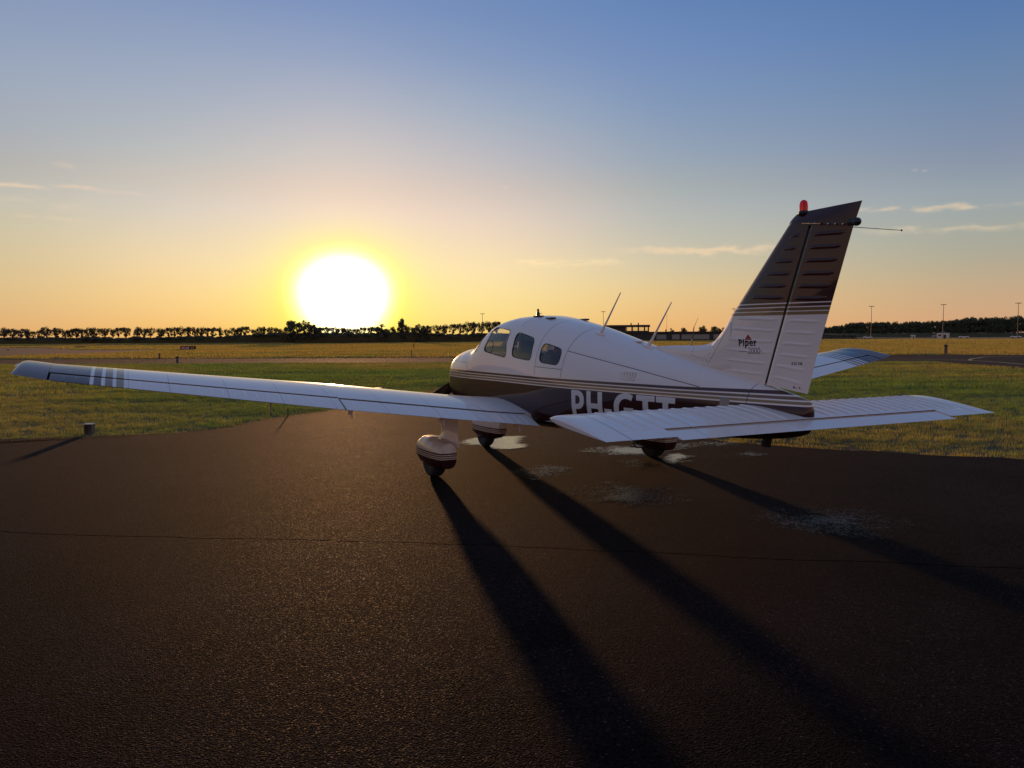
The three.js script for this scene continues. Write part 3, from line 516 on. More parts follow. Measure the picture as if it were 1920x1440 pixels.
function wingSec(sg) {
  return (z) => {
    const k = smooth(0, 1, clamp((z - 2.74) / 2.51)) * 0 + clamp((z - 2.74) / 2.51), xl = lerp(-.76, -.60, k) - .12 * smooth(1.1, .55, z), xt = z < 2.74 ? lerp(.862, .85, (z - .58) / 2.16) : lerp(.85, .475, k);
    const yt = z < 2.74 ? .612 + (z - .58) * .1278 : lerp(.888, 1.23, k), ch = xt - xl, inc = lerp(.046, .026, clamp((z - .6) / 4.6)), tip = z > 5.25 ? (z - 5.25) / .27 : 0, sh = tip > 0 ? Math.max(.10, 1 - tip ** 12) ** .5 : 1;
    return { le: V(xl + (tip > 0 ? .05 * tip ** 3 + .04 * (1 - sh) : 0), yt + ch * inc + .05 * tip, sg * z), te: V(xt - .05 * tip * tip, yt + .055 * tip, sg * z), up: V(0, 1, 0), th: (z > 2.74 ? lerp(.155, .145, k) : .155) * lerp(.28, 1, sh), cam: .024 * sh };
  };
}
const beadLine = (p, every, off, half) => { const k = Math.abs(((p - off) / every % 1 + 1.5) % 1 - .5) * every; return Math.exp(-((k / half) ** 4)); };
function foilWing(sg) {
  const S = wingSec(sg);
  const bw = (z0, z1) => (z, c, side) => .004 * beadLine(z, .1, .03, .0065) * smooth(z0 + .03, z0 + .05, z) * smooth(z1 - .03, z1 - .05, z) * smooth(.825, .845, c) * smooth(.992, .972, c);
  const w = part('wing', [foil(S, .5, 2.735, 40, 0, .792, 22), foil(S, 2.735, 5.25, 40, 0, .782, 22)], M.wing, craft);
  part('flap', foil(S, .62, 2.725, 900, .790, 1, 14, { bead: bw(.62, 2.725), lift: (t, c) => -.0045 - .006 * smooth(.83, .79, c) }), M.wing, w);
  part('aileron', foil(S, 2.745, 5.235, 1100, .780, 1, 14, { bead: bw(2.745, 5.235), lift: (t, c) => -.003 - .006 * smooth(.82, .78, c) }), M.wing, w);
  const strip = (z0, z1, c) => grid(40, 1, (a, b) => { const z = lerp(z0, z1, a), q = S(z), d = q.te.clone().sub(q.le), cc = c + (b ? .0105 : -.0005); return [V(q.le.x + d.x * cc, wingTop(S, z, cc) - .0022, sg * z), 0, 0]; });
  part('gap_shade', strip(.62, 2.73, .792), M.dark, w); part('gap_shade', strip(2.74, 5.245, .782), M.dark, w);  // dark strips stand in for the shade in the flap and aileron gaps
  part('wing_tip', foil(S, 5.252, 5.519, 26, 0, 1, 22), M.wing, w);
  const p = S(5.45), at = V(-.36, p.le.y + .03, sg * 5.53);
  part('position_light', new THREE.SphereGeometry(1, 18, 12).scale(.06, .028, .045).translate(at.x, at.y, at.z), new THREE.MeshPhysicalMaterial({ name: 'clear_lens', color: new THREE.Color().setRGB(.85, .84, .8), roughness: .08, clearcoat: 1, transmission: .5, thickness: .02 }), w);
  part('fuel_cap', new THREE.CylinderGeometry(.045, .05, .012, 20).translate(-.42, wingTop(S, 2.05, .2) + .002, sg * 2.05), M.metal, w);
  for (const z of [.82, 1.7, 2.66]) part('hinge_bracket', [box(.12, .05, .012, .70, S(z).te.y - .035, sg * z), box(.02, .07, .014, .76, S(z).te.y - .055, sg * z)], M.white, w);
  part('tie_down_ring', [rod(V(-.1, S(3.3).te.y - .16, sg * 3.3), V(-.1, S(3.3).te.y + .02, sg * 3.3), .008), new THREE.TorusGeometry(.022, .005, 6, 14).translate(-.1, S(3.3).te.y - .17, sg * 3.3)], M.metal, w);
  return w;
}
function wingTop(S, z, c) { const s = S(z), d = s.te.clone().sub(s.le), ch = d.length(); return s.le.y + d.y * c + s.th * ch * thick(c) + s.cam * ch * 4 * c * (1 - c); }
foilWing(1); foilWing(-1);
// stabilator
{
  const sec = (z) => { const t = Math.max(0, Math.abs(z) - 1.74) / .205, sh = Math.sqrt(Math.max(.05, 1 - Math.min(1, t) ** 7)); return { le: V(3.44 + .02 * Math.min(1, t) ** 4 + .025 * (1 - sh), 1.0, z), te: V(4.205 - .0 * t, .922, z), up: V(0, 1, 0), th: .118 * lerp(.16, 1, sh), cam: 0 }; };
  const bead = (z, c, side) => .0085 * beadLine(z, .113, .02, .0085) * smooth(.1, .14, c) * smooth(.775, .735, c) * smooth(.16, .2, Math.abs(z)) * smooth(1.71, 1.67, Math.abs(z));
  const uv = (p, t, c) => [Math.abs(t) / 5.6, c];
  const st = part('stabilator', [foil(sec, -1.74, 1.74, 1500, 0, .79, 30, { bead, uv }), foil(sec, 1.385, 1.74, 8, .795, 1, 6, { uv }), foil(sec, -1.74, -1.385, 8, .795, 1, 6, { uv })], M.wing, craft);
  const stTop = (z, c) => { const q = sec(z), d = q.te.clone().sub(q.le), ch = d.length(); return q.le.clone().addScaledVector(d, c).add(V(0, q.th * ch * thick(c), 0)); };
  part('gap_shade', grid(40, 1, (a, b) => { const p = stTop(lerp(-1.385, 1.385, a), b ? .806 : .789); p.y -= .0015; return [p, 0, 0]; }), M.dark, st);  // shade of the tab gap laid on as a dark strip
  part('trim_tab', foil((z) => { const s = sec(z); s.te.x += .04; s.te.y -= .018; return s; }, -1.38, 1.38, 24, .755, 1, 8, { uv, lift: (t, c) => -.006 * smooth(.80, .74, c) }), M.wing, st);
  for (const sg of [1, -1]) part('tip_cap', foil((z) => sec(z), sg * 1.745, sg * 1.944, 20, 0, 1, 22, { uv }), M.wing, st);
}
// fin, dorsal fillet, rudder, cap
const FU0 = 1.9, FU1 = 4.6, FV0 = 1.0, FV1 = 2.6;
M.fin = glossy(canvas(1536, 910, (x, w, h) => {
  const X = (m) => (m - FU0) / (FU1 - FU0) * w, Y = (m) => (1 - (m - FV0) / (FV1 - FV0)) * h;
  x.fillStyle = WHITE; x.fillRect(0, 0, w, h);
  const band = (a, b, c) => { x.fillStyle = c; x.beginPath(); x.moveTo(X(3), Y(a)); x.lineTo(X(4.5), Y(a - .016)); x.lineTo(X(4.5), Y(b - .016)); x.lineTo(X(3), Y(b)); x.fill(); };
  band(3, 1.842, MAROON); band(1.833, 1.811, BROWN); band(1.803, 1.779, TAN); band(1.772, 1.747, GOLD);
  // joint with a row of screws along the fillet
  x.strokeStyle = 'rgba(55,45,45,.8)'; x.lineWidth = 2; x.beginPath(); x.moveTo(X(2.93), Y(1.34)); x.lineTo(X(3.235), Y(1.735)); x.stroke();
  x.fillStyle = 'rgba(50,42,42,.85)'; for (let i = 0; i < 8; i++) { x.beginPath(); x.arc(X(2.90 + i * .043), Y(1.37 + i * .056), 2.6, 0, 7); x.fill(); }
  for (let i = 0; i < 6; i++) { x.beginPath(); x.arc(X(2.70 + i * .042), Y(1.412 - i * .011), 2.6, 0, 7); x.fill(); } for (let i = 0; i < 3; i++) { x.beginPath(); x.arc(X(2.705), Y(1.47 - i * .03), 2.6, 0, 7); x.fill(); }
  // maker's mark
  x.fillStyle = '#1a1614'; x.font = 'bold italic 60px sans-serif'; x.textAlign = 'center';
  const put = (s, cx, by, wd, ht, font) => { x.font = font; const t = x.measureText(s), asc = x.measureText('P').actualBoundingBoxAscent; x.save(); x.translate(X(cx), Y(by)); x.scale((X(wd) - X(0)) / t.width, (Y(0) - Y(ht)) / asc); x.fillText(s, 0, 0); if (s === 'Piper') { x.lineWidth = 5; x.strokeStyle = '#1a1614'; x.strokeText(s, 0, 0); } x.restore(); };
  put('Piper', 3.40, 1.497, .205, .052, 'bold 100px sans-serif');
  x.strokeStyle = WHITE; x.lineWidth = 1.6; x.beginPath(); x.moveTo(X(3.27), Y(1.512)); x.lineTo(X(3.52), Y(1.509)); x.stroke();
  put('2000', 3.475, 1.432, .135, .05, '100px serif');
  x.strokeStyle = '#2a2422'; x.lineWidth = 1.6; for (const [a, b] of [[3.31, 3.40], [3.545, 3.57]]) { x.beginPath(); x.moveTo(X(a), Y(1.452)); x.lineTo(X(b), Y(1.449)); x.stroke(); }
  x.fillStyle = '#8e2a1c'; x.beginPath(); x.moveTo(X(3.405), Y(1.592)); x.lineTo(X(3.372), Y(1.545)); x.lineTo(X(3.455), Y(1.545)); x.fill();
  x.fillStyle = '#1a1614'; put('8 42 748', 3.895, 1.353, .10, .022, 'bold 60px sans-serif'); put('R. L.', 3.90, 1.172, .09, .016, 'bold 60px sans-serif');
  specks(x, w, h, 1500, 12, .14);
}), 4);
M.fin.name = 'fin_paint';
{
  const uv = (p) => [(p.x - FU0) / (FU1 - FU0), clamp((p.y - FV0) / (FV1 - FV0), .002, .998)];
  const LE = [[1.1, 2.75], [1.4, 2.88], [1.54, 2.965], [1.62, 3.055], [1.75, 3.155], [1.833, 3.237], [2.429, 3.781]];
  const leX = (y) => { let i = 0; while (i < LE.length - 2 && LE[i + 1][0] < y) i++; return lerp(LE[i][1], LE[i + 1][1], (y - LE[i][0]) / (LE[i + 1][0] - LE[i][0])); };
  const hx = (y) => 3.589 + (y - 1.192) * .3528, tx = (y) => 3.978 + (y - 1.148) * .3303;
  const rows = [2.33, 2.237, 2.143, 2.05, 1.957, 1.868, 1.70, 1.612, 1.525, 1.438, 1.352, 1.265];
  const bead = (x0, x1) => (y, c, side, x) => { let b = 0; for (const r of rows) b += Math.exp(-(((y - r + .06 * (x - hx(y))) / .0095) ** 4)); return .0040 * Math.min(1, b) * smooth(x0, x0 + .025, x) * smooth(x1, x1 - .025, x); };
  // the fin to the hinge line; whole-chord sections cut at the hinge
  const full = (y) => { const l = leX(y), t = tx(y); return { le: V(l, y, 0), te: V(t, y - .0, 0), up: V(0, 0, 1), th: lerp(.115, .10, clamp((y - 1.2) / 1.2)) * lerp(.7, 1, clamp((y - 1.2) / .6)), cam: 0, ch: t - l }; };
  const cOf = (y) => { const l = leX(y), t = tx(y); return (hx(y) - .012 - l) / (t - l); };
  const fin = part('fin', foilY(full, 1.12, 2.425, 380, 0, cOf, 26, bead, (y) => [leX(y) + .14, hx(y) - .07], uv), M.fin, craft);
  part('rudder', foilY((y) => { const s = full(y), dy = (1.192 - y) * 0; return s; }, 1.185, 2.398, 380, (y) => { const l = leX(y), t = tx(y); return (hx(y) + .012 - l) / (t - l); }, () => 1, 16, bead, (y) => [hx(y) + .06, tx(y) - .07], uv, (y, f) => V(0, -.047 * f * smooth(1.5, 1.18, y) - .075 * f * smooth(2.1, 2.38, y) * 0, 0)), M.fin, fin);
  for (const sg of [1, -1]) part('gap_shade', grid(40, 1, (a, b) => { const y = lerp(1.2, 2.375, a), q = full(y), ch = q.te.x - q.le.x, x = hx(y) + (b ? .011 : -.012); return [V(x, y, sg * q.th * ch * thick(clamp((x - q.le.x) / ch)) * .86), 0, 0]; }), M.dark, fin);  // added dark strips paint the shade inside the rudder hinge gap
  part('dorsal_fillet', grid(60, 16, (u, v) => {
    const x = lerp(2.04, 3.2, u), top = x < 2.731 ? lerp(1.482, 1.494, smooth(2.04, 2.5, x)) : null, yt = top ?? interp([[2.731, 1.494], [2.85, 1.507], [2.944, 1.533], [3.05, 1.625], [3.155, 1.75], [3.2, 1.795]], x), yb = prmC(Math.min(x, 3.9))[1] - .05;
    const a = (v - .5) * 2, k = 1 - Math.abs(a), y = lerp(yt, yb, k), tw = .052 * smooth(2.0, 2.9, x) * lerp(1, .8, u) * Math.sqrt(clamp(k * 3.2)) + .012 * Math.sqrt(clamp(k * 6)), p = V(x, y, Math.sign(a || 1) * (k >= 1 ? tw : tw)); if (Math.abs(a) < 1e-6) p.z = 0;
    if (k === 0) p.z = 0; return [p, ...uv(p)];
  }), M.fin, fin);
  // cap with beacon, tail lamp and whisker aerials
  const cap = part('fin_cap', foil((t) => { const k = clamp((t - .0)), le = V(lerp(3.781, 3.872, k ** 1.6), lerp(2.43, 2.508, k), 0), te = V(lerp(4.374, 4.443, k), lerp(2.342, 2.513, k), 0); return { le, te, up: V(0, 0, 1), th: lerp(.115, .02, k * k), cam: 0 }; }, 0, 1, 14, 0, 1, 22, { uv, aft: true }), M.maroon, fin);
  part('tail_lamp', [new THREE.SphereGeometry(.03, 16, 12).scale(1.15, 1, .9).translate(4.40, 2.372, 0), new THREE.CylinderGeometry(.024, .02, .05, 14).rotateZ(Math.PI / 2).translate(4.36, 2.374, 0)], M.black, fin);
  for (const sg of [1, -1]) part('aerial_rod', [rod(V(3.93, 2.42, sg * .035), V(4.45, 2.328, sg * .4), .003, .002), new THREE.SphereGeometry(.007, 8, 6).translate(4.45, 2.328, sg * .4)], M.dark, fin);
  for (let i = 0; i < 9; i++) part('screw', new THREE.SphereGeometry(.007, 8, 6).scale(1, 1, .5).translate(lerp(3.82, 4.3, i / 8), lerp(2.437, 2.368, i / 8), .036 * Math.sqrt(Math.sin(Math.PI * (i + .8) / 10))), M.metal, cap);
  const bc = part('beacon', [new THREE.LatheGeometry([[0, 0], [.04, 0], [.04, .018], [.033, .022], [.033, .03]].map((p) => new THREE.Vector2(...p)), 24).translate(3.92, 2.487, 0)], M.black, fin);
  part('lens', new THREE.LatheGeometry([[.03, .028], [.031, .045], [.031, .075], [.026, .097], [.015, .109], [0, .113]].map((p) => new THREE.Vector2(...p)), 28).translate(3.92, 2.487, 0), new THREE.MeshPhysicalMaterial({ name: 'red_glass', color: new THREE.Color().setRGB(.75, .02, .012), roughness: .12, transmission: .8, thickness: 0, side: THREE.DoubleSide }), bc);
  part('lamp_core', new THREE.CylinderGeometry(.012, .012, .06, 10).translate(3.92, 2.55, 0), M.metal, bc);
}
function interp(T, x) { let i = 0; while (i < T.length - 2 && T[i + 1][0] < x) i++; return lerp(T[i][1], T[i + 1][1], clamp((x - T[i][0]) / (T[i + 1][0] - T[i][0]))); }
// sections stacked by height, with chord limits that follow the height
function foilY(sec, y0, y1, ny, cA, cB, nc, bead, span, uv, shift) {
  const A = typeof cA === 'function' ? cA : () => cA, gs = [], ring = []; const blunt = typeof cA === 'function';
  for (let i = 0; i <= nc; i++) ring.push([1 - i / nc, 1]); if (blunt) ring.push([-.02, .6], [-.03, 0], [-.02, -.6]); for (let i = blunt ? 0 : 1; i <= nc; i++) ring.push([i / nc, -1]);
  const at = (y, f, side, flat) => { const s = sec(y), a = A(y), b = cB(y), g = blunt ? f : 1 - Math.cos(f * Math.PI / 2), c = lerp(a, b, g), ch = s.te.x - s.le.x, x = s.le.x + ch * c, [p, q] = span(y); const z = side * s.th * ch * thick(clamp(c)) + (Math.abs(side) === 1 && !flat ? side * bead(p, q)(y, c, side, x) : 0) * smooth(0, .02, c); const P = V(x, y, z); if (shift) P.add(shift(y, clamp(f))); return P; };
  gs.push(grid(ny, ring.length - 1, (u, v) => { const y = lerp(y0, y1, u), [f, sd] = ring[Math.round(v * (ring.length - 1))], p = at(y, f, sd); return [p, ...uv(p)]; }));
  gs.push(grid(ny, 1, (u, v) => { const p = at(lerp(y0, y1, u), 1, v ? -1 : 1, true); return [p, ...uv(p)]; }));
  for (const y of [y0, y1]) gs.push(grid(nc, 1, (u, v) => { const p = at(y, u, v ? -1 : 1, true); return [p, ...uv(p)]; }));
  return merge(gs);
}

// ───────── undercarriage ─────────
const pantTex = canvas(8, 512, (x, w, h) => {
  const Y = (m) => (1 - m / .8) * h; x.fillStyle = WHITE; x.fillRect(0, 0, w, h);
  const b = (p, q, c) => { x.fillStyle = c; x.fillRect(0, Y(p), w, Y(q) - Y(p)); };
  b(.312, .296, BROWN); b(.288, .272, TAN); b(.264, .25, GOLD); b(.242, 0, MAROON);
});
M.pant = glossy(pantTex, 2); M.pant.name = 'wheel_fairing_paint';
function pant(st, cz) {
  const sec = (u) => { const f = u * (st.length - 1), i = Math.min(st.length - 2, Math.floor(f)), t = f - i, q = t * t * (3 - 2 * t); return st[i].map((v, k) => lerp(v, st[i + 1][k], k === 0 ? t : q)); };
  const g = grid(48, 40, (u, v) => { const [x, yB, yT, hw] = sec(u), a = v * Math.PI * 2, c = Math.cos(a), s = Math.sin(a), n = 2.5, ym = (yB + yT) / 2, p = V(x, ym + (yT - yB) / 2 * Math.sign(s) * Math.abs(s) ** (2 / n), cz + hw * Math.sign(c) * Math.abs(c) ** (2 / n)); return [p, .5, p.y / .8]; });
  const e = grid(40, 2, (a, r) => { const [x, yB, yT, hw] = sec(1), t = a * Math.PI * 2, c = Math.cos(t), s = Math.sin(t), n = 2.5, ym = (yB + yT) / 2, p = V(x + .015 * r, ym + (1 - r) * (yT - yB) / 2 * Math.sign(s) * Math.abs(s) ** (2 / n), cz + (1 - r) * hw * Math.sign(c) * Math.abs(c) ** (2 / n)); return [p, .5, p.y / .8]; });
  return [g, e];
}
const tyreGeo = (r, w) => new THREE.LatheGeometry([[.07, -w * .36], [.1, -w * .44], [r * .72, -w * .5], [r * .9, -w * .47], [r * .975, -w * .33], [r, -w * .12], [r, w * .12], [r * .975, w * .33], [r * .9, w * .47], [r * .72, w * .5], [.1, w * .44], [.07, w * .36]].map((p) => new THREE.Vector2(...p)), 44).rotateX(Math.PI / 2);
const strutGeo = (x, z, y0, y1, ch0, ch1, w0, w1) => grid(14, 28, (u, v) => { const y = lerp(y0, y1, u), a = v * Math.PI * 2, ch = lerp(ch0, ch1, smooth(0, .5, u)), w = lerp(w0, w1, smooth(0, .5, u)), c = Math.cos(a), s = Math.sin(a); return [V(x + ch / 2 * c, y, z + w / 2 * s * (c < 0 ? 1 : (1 - .75 * c))), .5, y / .8]; });
function mainGear(sg) {
  const g = part('main_wheel', [...pant([[-.46, .22, .26, .004], [-.44, .185, .335, .06], [-.36, .145, .405, .112], [-.2, .115, .452, .142], [0, .105, .462, .15], [.18, .11, .45, .143], [.32, .125, .43, .12], [.40, .14, .415, .095]], sg * 1.505)], M.pant, craft);
  part('strut_fairing', [strutGeo(.15, sg * 1.385, .37, .73, .52, .45, .22, .125), strutGeo(.15, sg * 1.385, .575, .587, .465, .465, .14, .14)], M.pant, g);
  part('tyre', tyreGeo(.222, .155).translate(0, .218, sg * 1.525), M.dark, g);
  part('wheel_hub', new THREE.CylinderGeometry(.08, .08, .12, 20).rotateX(Math.PI / 2).translate(0, .218, sg * 1.525), M.metal, g);
}
mainGear(1); mainGear(-1);
{
  const g = part('nose_wheel', pant([[-.36, .24, .28, .004], [-.34, .2, .36, .06], [-.26, .15, .43, .105], [-.1, .12, .50, .13], [.08, .12, .54, .135], [.28, .135, .52, .125], [.46, .17, .47, .09], [.58, .215, .42, .06]], 0).map((q) => q.translate(-1.96, 0, 0)), M.pant, craft);
  part('tyre', tyreGeo(.19, .14).translate(-1.96, .187, 0), M.dark, g);
  part('strut', [rod(V(-1.98, .35, 0), V(-1.92, .66, 0), .035, .045, 16)], M.metal, g);
}
// propeller: one blade low to the left, the other high to the right
{
  const hub = V(-2.52, 1.03, 0), dir = V(0, -.52, .854).normalize(), side = V(0, .854, .52);
  const pr = part('propeller', [new THREE.LatheGeometry([[0, .30], [.03, .285], [.07, .22], [.105, .12], [.125, 0], [.12, -.02]].map((p) => new THREE.Vector2(...p)), 32).rotateZ(Math.PI / 2).translate(hub.x - .0, hub.y, 0)], M.white, craft);
  for (const s of [1, -1]) part('blade', grid(24, 16, (u, v) => { const r = lerp(.08, .955, u), a = v * Math.PI * 2, w = .088 * (.75 + .5 * Math.sin(Math.PI * u ** .7)) * smooth(1.02, .93, u) + .004, tw = lerp(.85, .22, u), th = lerp(.022, .006, u), c = Math.cos(a) * w, t = Math.sin(a) * th, q = side.clone().multiplyScalar(Math.cos(tw) * c - Math.sin(tw) * t).add(V(Math.sin(tw) * c + Math.cos(tw) * t, 0, 0)); return [hub.clone().addScaledVector(dir, s * r).add(q.multiplyScalar(1)), 0, 0]; }), M.black, pr);
}
// aerials and small fittings
for (const [b, t] of [[V(1.352, 1.6, .158), V(1.71, 2.02, .15)], [V(2.04, 1.472, .05), V(2.40, 1.896, .05)]]) {
  const d = t.clone().sub(b), m = b.clone().addScaledVector(d, .22);
  part('whip_aerial', [rod(m, t, .011, .005, 10), rod(b, m, .024, .011, 12), new THREE.SphereGeometry(1, 16, 10).scale(.085, .014, .034).rotateZ(-.22).translate(b.x + .005, b.y + .008, b.z)], M.white, craft);
}
part('roof_aerial', [new THREE.CylinderGeometry(.012, .03, .075, 16).scale(1.5, 1, .6).translate(.04, 1.865, .2), new THREE.SphereGeometry(.014, 10, 8).translate(.04, 1.903, .2), rbox(.16, .012, .07, .005, .05, 1.828, .2)], M.black, craft);
part('roof_vent', [rbox(.14, .022, .07, .01, .335, 1.795, .19)], M.black, craft);
part('roof_vent', [rbox(.14, .022, .07, .01, .5, 1.778, -.16)], M.black, craft);
part('blade_aerial', [rbox(.12, .016, .05, .006, 1.85, 1.53, .03)], M.white, craft);
{ const q = []; for (let i = 0; i < 6; i++) q.push(rbox(.02, .085, .010, .0045, 0, 0, 0).rotateX(-.3).translate(2.05 + i * .036, 1.205, prmC(2.05 + i * .036)[2] * .905)); part('louvre', q, M.white, craft); }
part('tail_skid', [new THREE.CylinderGeometry(.05, .028, .12, 14).translate(3.585, .755, 0), rbox(.09, .05, .03, .012, 3.575, .705, 0)], M.dark, craft);
part('step', [rod(V(.98, .56, -.45), V(1.05, .34, -.5), .012), rbox(.14, .015, .1, .006, 1.06, .335, -.52)], M.black, craft);

// ───────── trees on the far side of the field ─────────
const leafM = new THREE.MeshPhysicalMaterial({ name: 'tree_leaves', color: new THREE.Color().setRGB(.12, .105, .03), roughness: .9, transmission: .55, thickness: 0, side: THREE.DoubleSide });
const barkM = new THREE.MeshStandardMaterial({ name: 'bark', color: new THREE.Color().setRGB(.06, .045, .032), roughness: 1 });
function leaves(rnd, clumps, per, size) {
  const pos = [];
  for (const [cx, cy, cz, r] of clumps) for (let i = 0; i < per; i++) {
    const a = rnd() * 6.283, u = rnd() * 2 - 1, q = r * Math.cbrt(rnd()), s = Math.sqrt(1 - u * u), c = V(cx + q * s * Math.cos(a), cy + q * u * .75, cz + q * s * Math.sin(a));
    const e1 = V(rnd() - .5, rnd() - .5, rnd() - .5).setLength(size * (.6 + .8 * rnd())), e2 = V(rnd() - .5, rnd() - .5, rnd() - .5).cross(e1).setLength(size * (.35 + .4 * rnd()));
    const A = c.clone().sub(e1), B = c.clone().add(e2), C = c.clone().add(e1), D = c.clone().sub(e2);
    for (const k of [A, B, C, A, C, D]) pos.push(k.x, k.y, k.z);
  }
  const g = new THREE.BufferGeometry(); g.setAttribute('position', new THREE.Float32BufferAttribute(pos, 3)); g.computeVertexNormals(); return g;
}
// unit tree: 1 m high, crown about 1 m wide
function treeShape(seed, kind) {
  const rnd = mulberry(seed), limbs = [], clumps = [];
  if (kind === 'row') { // bare stem, umbrella crown with gaps
    limbs.push(rod(V(0, 0, 0), V(.02, .62, .01), .035, .018, 6));
    const n = 12 + Math.floor(rnd() * 6);
    for (let i = 0; i < n; i++) { const a = rnd() * 6.283, r = .36 * Math.sqrt(rnd()), y = .93 - .3 * r - .34 * rnd() * rnd(); const p = V(r * Math.cos(a), y, r * Math.sin(a)); limbs.push(rod(V(.01, .3 + .3 * rnd(), 0), p, .014, .006, 4)); clumps.push([p.x, p.y, p.z, .10 + .08 * rnd()]); }
    for (let i = 0; i < 7; i++) { const a = rnd() * 6.283, r = .3 * rnd(); clumps.push([r * Math.cos(a), .45 + .25 * rnd(), r * Math.sin(a), .05 + .04 * rnd()]); }
  } else { // leafy to the ground
    limbs.push(rod(V(0, 0, 0), V(.03, .7, .02), .045, .02, 6));
    for (let i = 0; i < 34; i++) { const a = rnd() * 6.283, y = .08 + .8 * rnd(), r = .42 * Math.sqrt(rnd()) * Math.sqrt(Math.max(.05, 1 - ((y - .45) / .55) ** 2)); const p = V(r * Math.cos(a), y, r * Math.sin(a)); limbs.push(rod(V(.01, y * .6, 0), p, .014, .005, 4)); clumps.push([p.x, p.y, p.z, .09 + .08 * rnd()]); }
  }
  return { limbs: merge(limbs), crown: leaves(rnd, clumps, kind === 'row' ? 62 : 90, kind === 'row' ? .034 : .036) };
}
const shapes = { row: [1, 2, 3, 4, 5, 6].map((s) => treeShape(s * 31, 'row')), bush: [1, 2, 3, 4].map((s) => treeShape(s * 57 + 3, 'bush')) };
let treeNo = 0;
function tree(name, label, category, group, kind, x, z, h, w) {
  const t = thing(name, label, category, x, -.03, z, (treeNo * 2.4) % 6.283, group), s = shapes[kind][treeNo++ % shapes[kind].length];
  const k = kind === 'row' ? 1.5 : 1.2; t.scale.set(w * k, h, w * k);
  part('trunk', s.limbs, barkM, t); part('crown', s.crown, leafM, t);
}
const ROW = [[-298, 50.2, 5.9, 3.9], [-296.8, 47.3, 5.7, 2.6], [-294.9, 42.7, 5.7, 3.4], [-294.3, 40.4, 5.3, 2.5], [-293.6, 37.7, 5.7, 4.2], [-293.1, 35.9, 5.1, 1.9], [-292.7, 34.3, 4.6, 1.5], [-292.1, 32.3, 5.1, 2.1], [-291.6, 30.3, 6, 2.9], [-290.8, 27.6, 5.8, 3.3], [-290, 24.9, 5.1, 2.5], [-289.5, 23.2, 5.4, 2.1], [-288.9, 21.4, 5.6, 3.7], [-288.4, 19.7, 5.3, 2.1], [-287.8, 17.9, 5.6, 2], [-287.2, 15.8, 5.8, 3.3], [-286.2, 12.9, 5.8, 2.8], [-285.4, 10.5, 5.4, 1.8], [-284.8, 8.7, 5.8, 2], [-284, 6.5, 5.9, 3.2], [-282.8, 3.1, 5.9, 2.8], [-282.1, 1.1, 5.4, 2], [-281.3, -1, 5.9, 2.4], [-280.1, -4.1, 5.5, 2.8], [-279.2, -6.4, 5.7, 2.4], [-278.4, -8.3, 5.9, 2.4], [-277.6, -10.3, 5.9, 2.4], [-276.8, -12.3, 6, 2.4], [-275.9, -14.4, 6, 2.6], [-275, -16.5, 5.8, 2.4], [-274.3, -18.2, 5.6, 2], [-273.5, -20, 5.8, 2.5], [-272.5, -22.3, 5.6, 1.9], [-271.5, -24.4, 5.1, 1.6], [-270.5, -26.7, 5.8, 2.7], [-269.8, -28.2, 5.6, 2.3], [-268.9, -30, 6, 3.1], [-267.6, -32.6, 5, 1.5], [-266.9, -34.1, 5.7, 1.9], [-266.1, -35.7, 5.9, 2.3], [-265, -37.8, 5.9, 2.1], [-263.9, -39.9, 5.5, 2.3], [-256.8, -52.7, 5.6, 2.6], [-255.6, -54.8, 5.8, 2.8], [-255.6, -57.5, 5.6, 2.2], [-256.5, -59.9, 5.5, 2.6], [-257.5, -62.4, 5.5, 3], [-258.7, -65.7, 5.3, 2.7], [-259.6, -68.4, 5.7, 2.3], [-260.6, -71.4, 5.9, 2.7], [-263.4, -80.7, 5.8, 2.4], [-265.2, -87.4, 6, 2.8], [-267.9, -99.3, 6.9, 2.9], [-268.5, -102.6, 6.9, 2.5], [-269.2, -106.4, 7.1, 3.3], [-269.7, -109.5, 7.4, 2.7], [-270.1, -112.6, 7.8, 2.9], [-270.6, -115.9, 8, 3.1], [-271.1, -119.4, 8.3, 3.2], [-271.8, -122.9, 8.3, 3.4], [-272.5, -126.5, 8.3, 3.4], [-273.1, -130.1, 8.2, 3.4]];
const nth = (n) => n + (n % 100 > 10 && n % 100 < 14 ? 'th' : ['th', 'st', 'nd', 'rd'][n % 10] ?? 'th');
ROW.slice(2, -1).forEach(([x, z, h, w], i) => {
  const form = w > 3.1 ? 'wide crowned' : w > 2.35 ? 'round crowned' : 'slim', place = z > -41 ? `${nth(i + 1)} from the left in the backlit row left of the sun` : z > -90 ? `${nth(i - 39)} from the left among those under the sun glow` : `${nth(i - 49)} in the row between the sun and the aircraft cabin`;
  tree('tree', `${form} dark tree, ${place}`, 'tree', 'trees in the backlit row beyond the runway', 'row', x, z, h, w);
});
[[-255.9, -42.8, 8.3, 6.3, 'tall broad tree just left of the sun glow'], [-253.5, -47, 7.7, 4.8, 'rounded tree at the left edge of the sun glow, beside the tall broad one'], [-251.9, -49.9, 6.6, 3.7, 'lower round tree under the left part of the sun glow'], [-256.3, -74.2, 6.8, 5.3, 'wide bushy tree under the right part of the sun glow'], [-258.8, -82.6, 9.4, 3.9, 'tallest tree standing just right of the sun glow'], [-260.5, -89.5, 6.7, 4.7, 'bushy tree to the right of the tallest tree'], [-261.3, -92.7, 6.5, 4, 'low bushy tree, second to the right of the tallest tree']].forEach(([x, z, h, w, l]) => tree('tree', l, 'tree', null, 'bush', x, z, h, w));
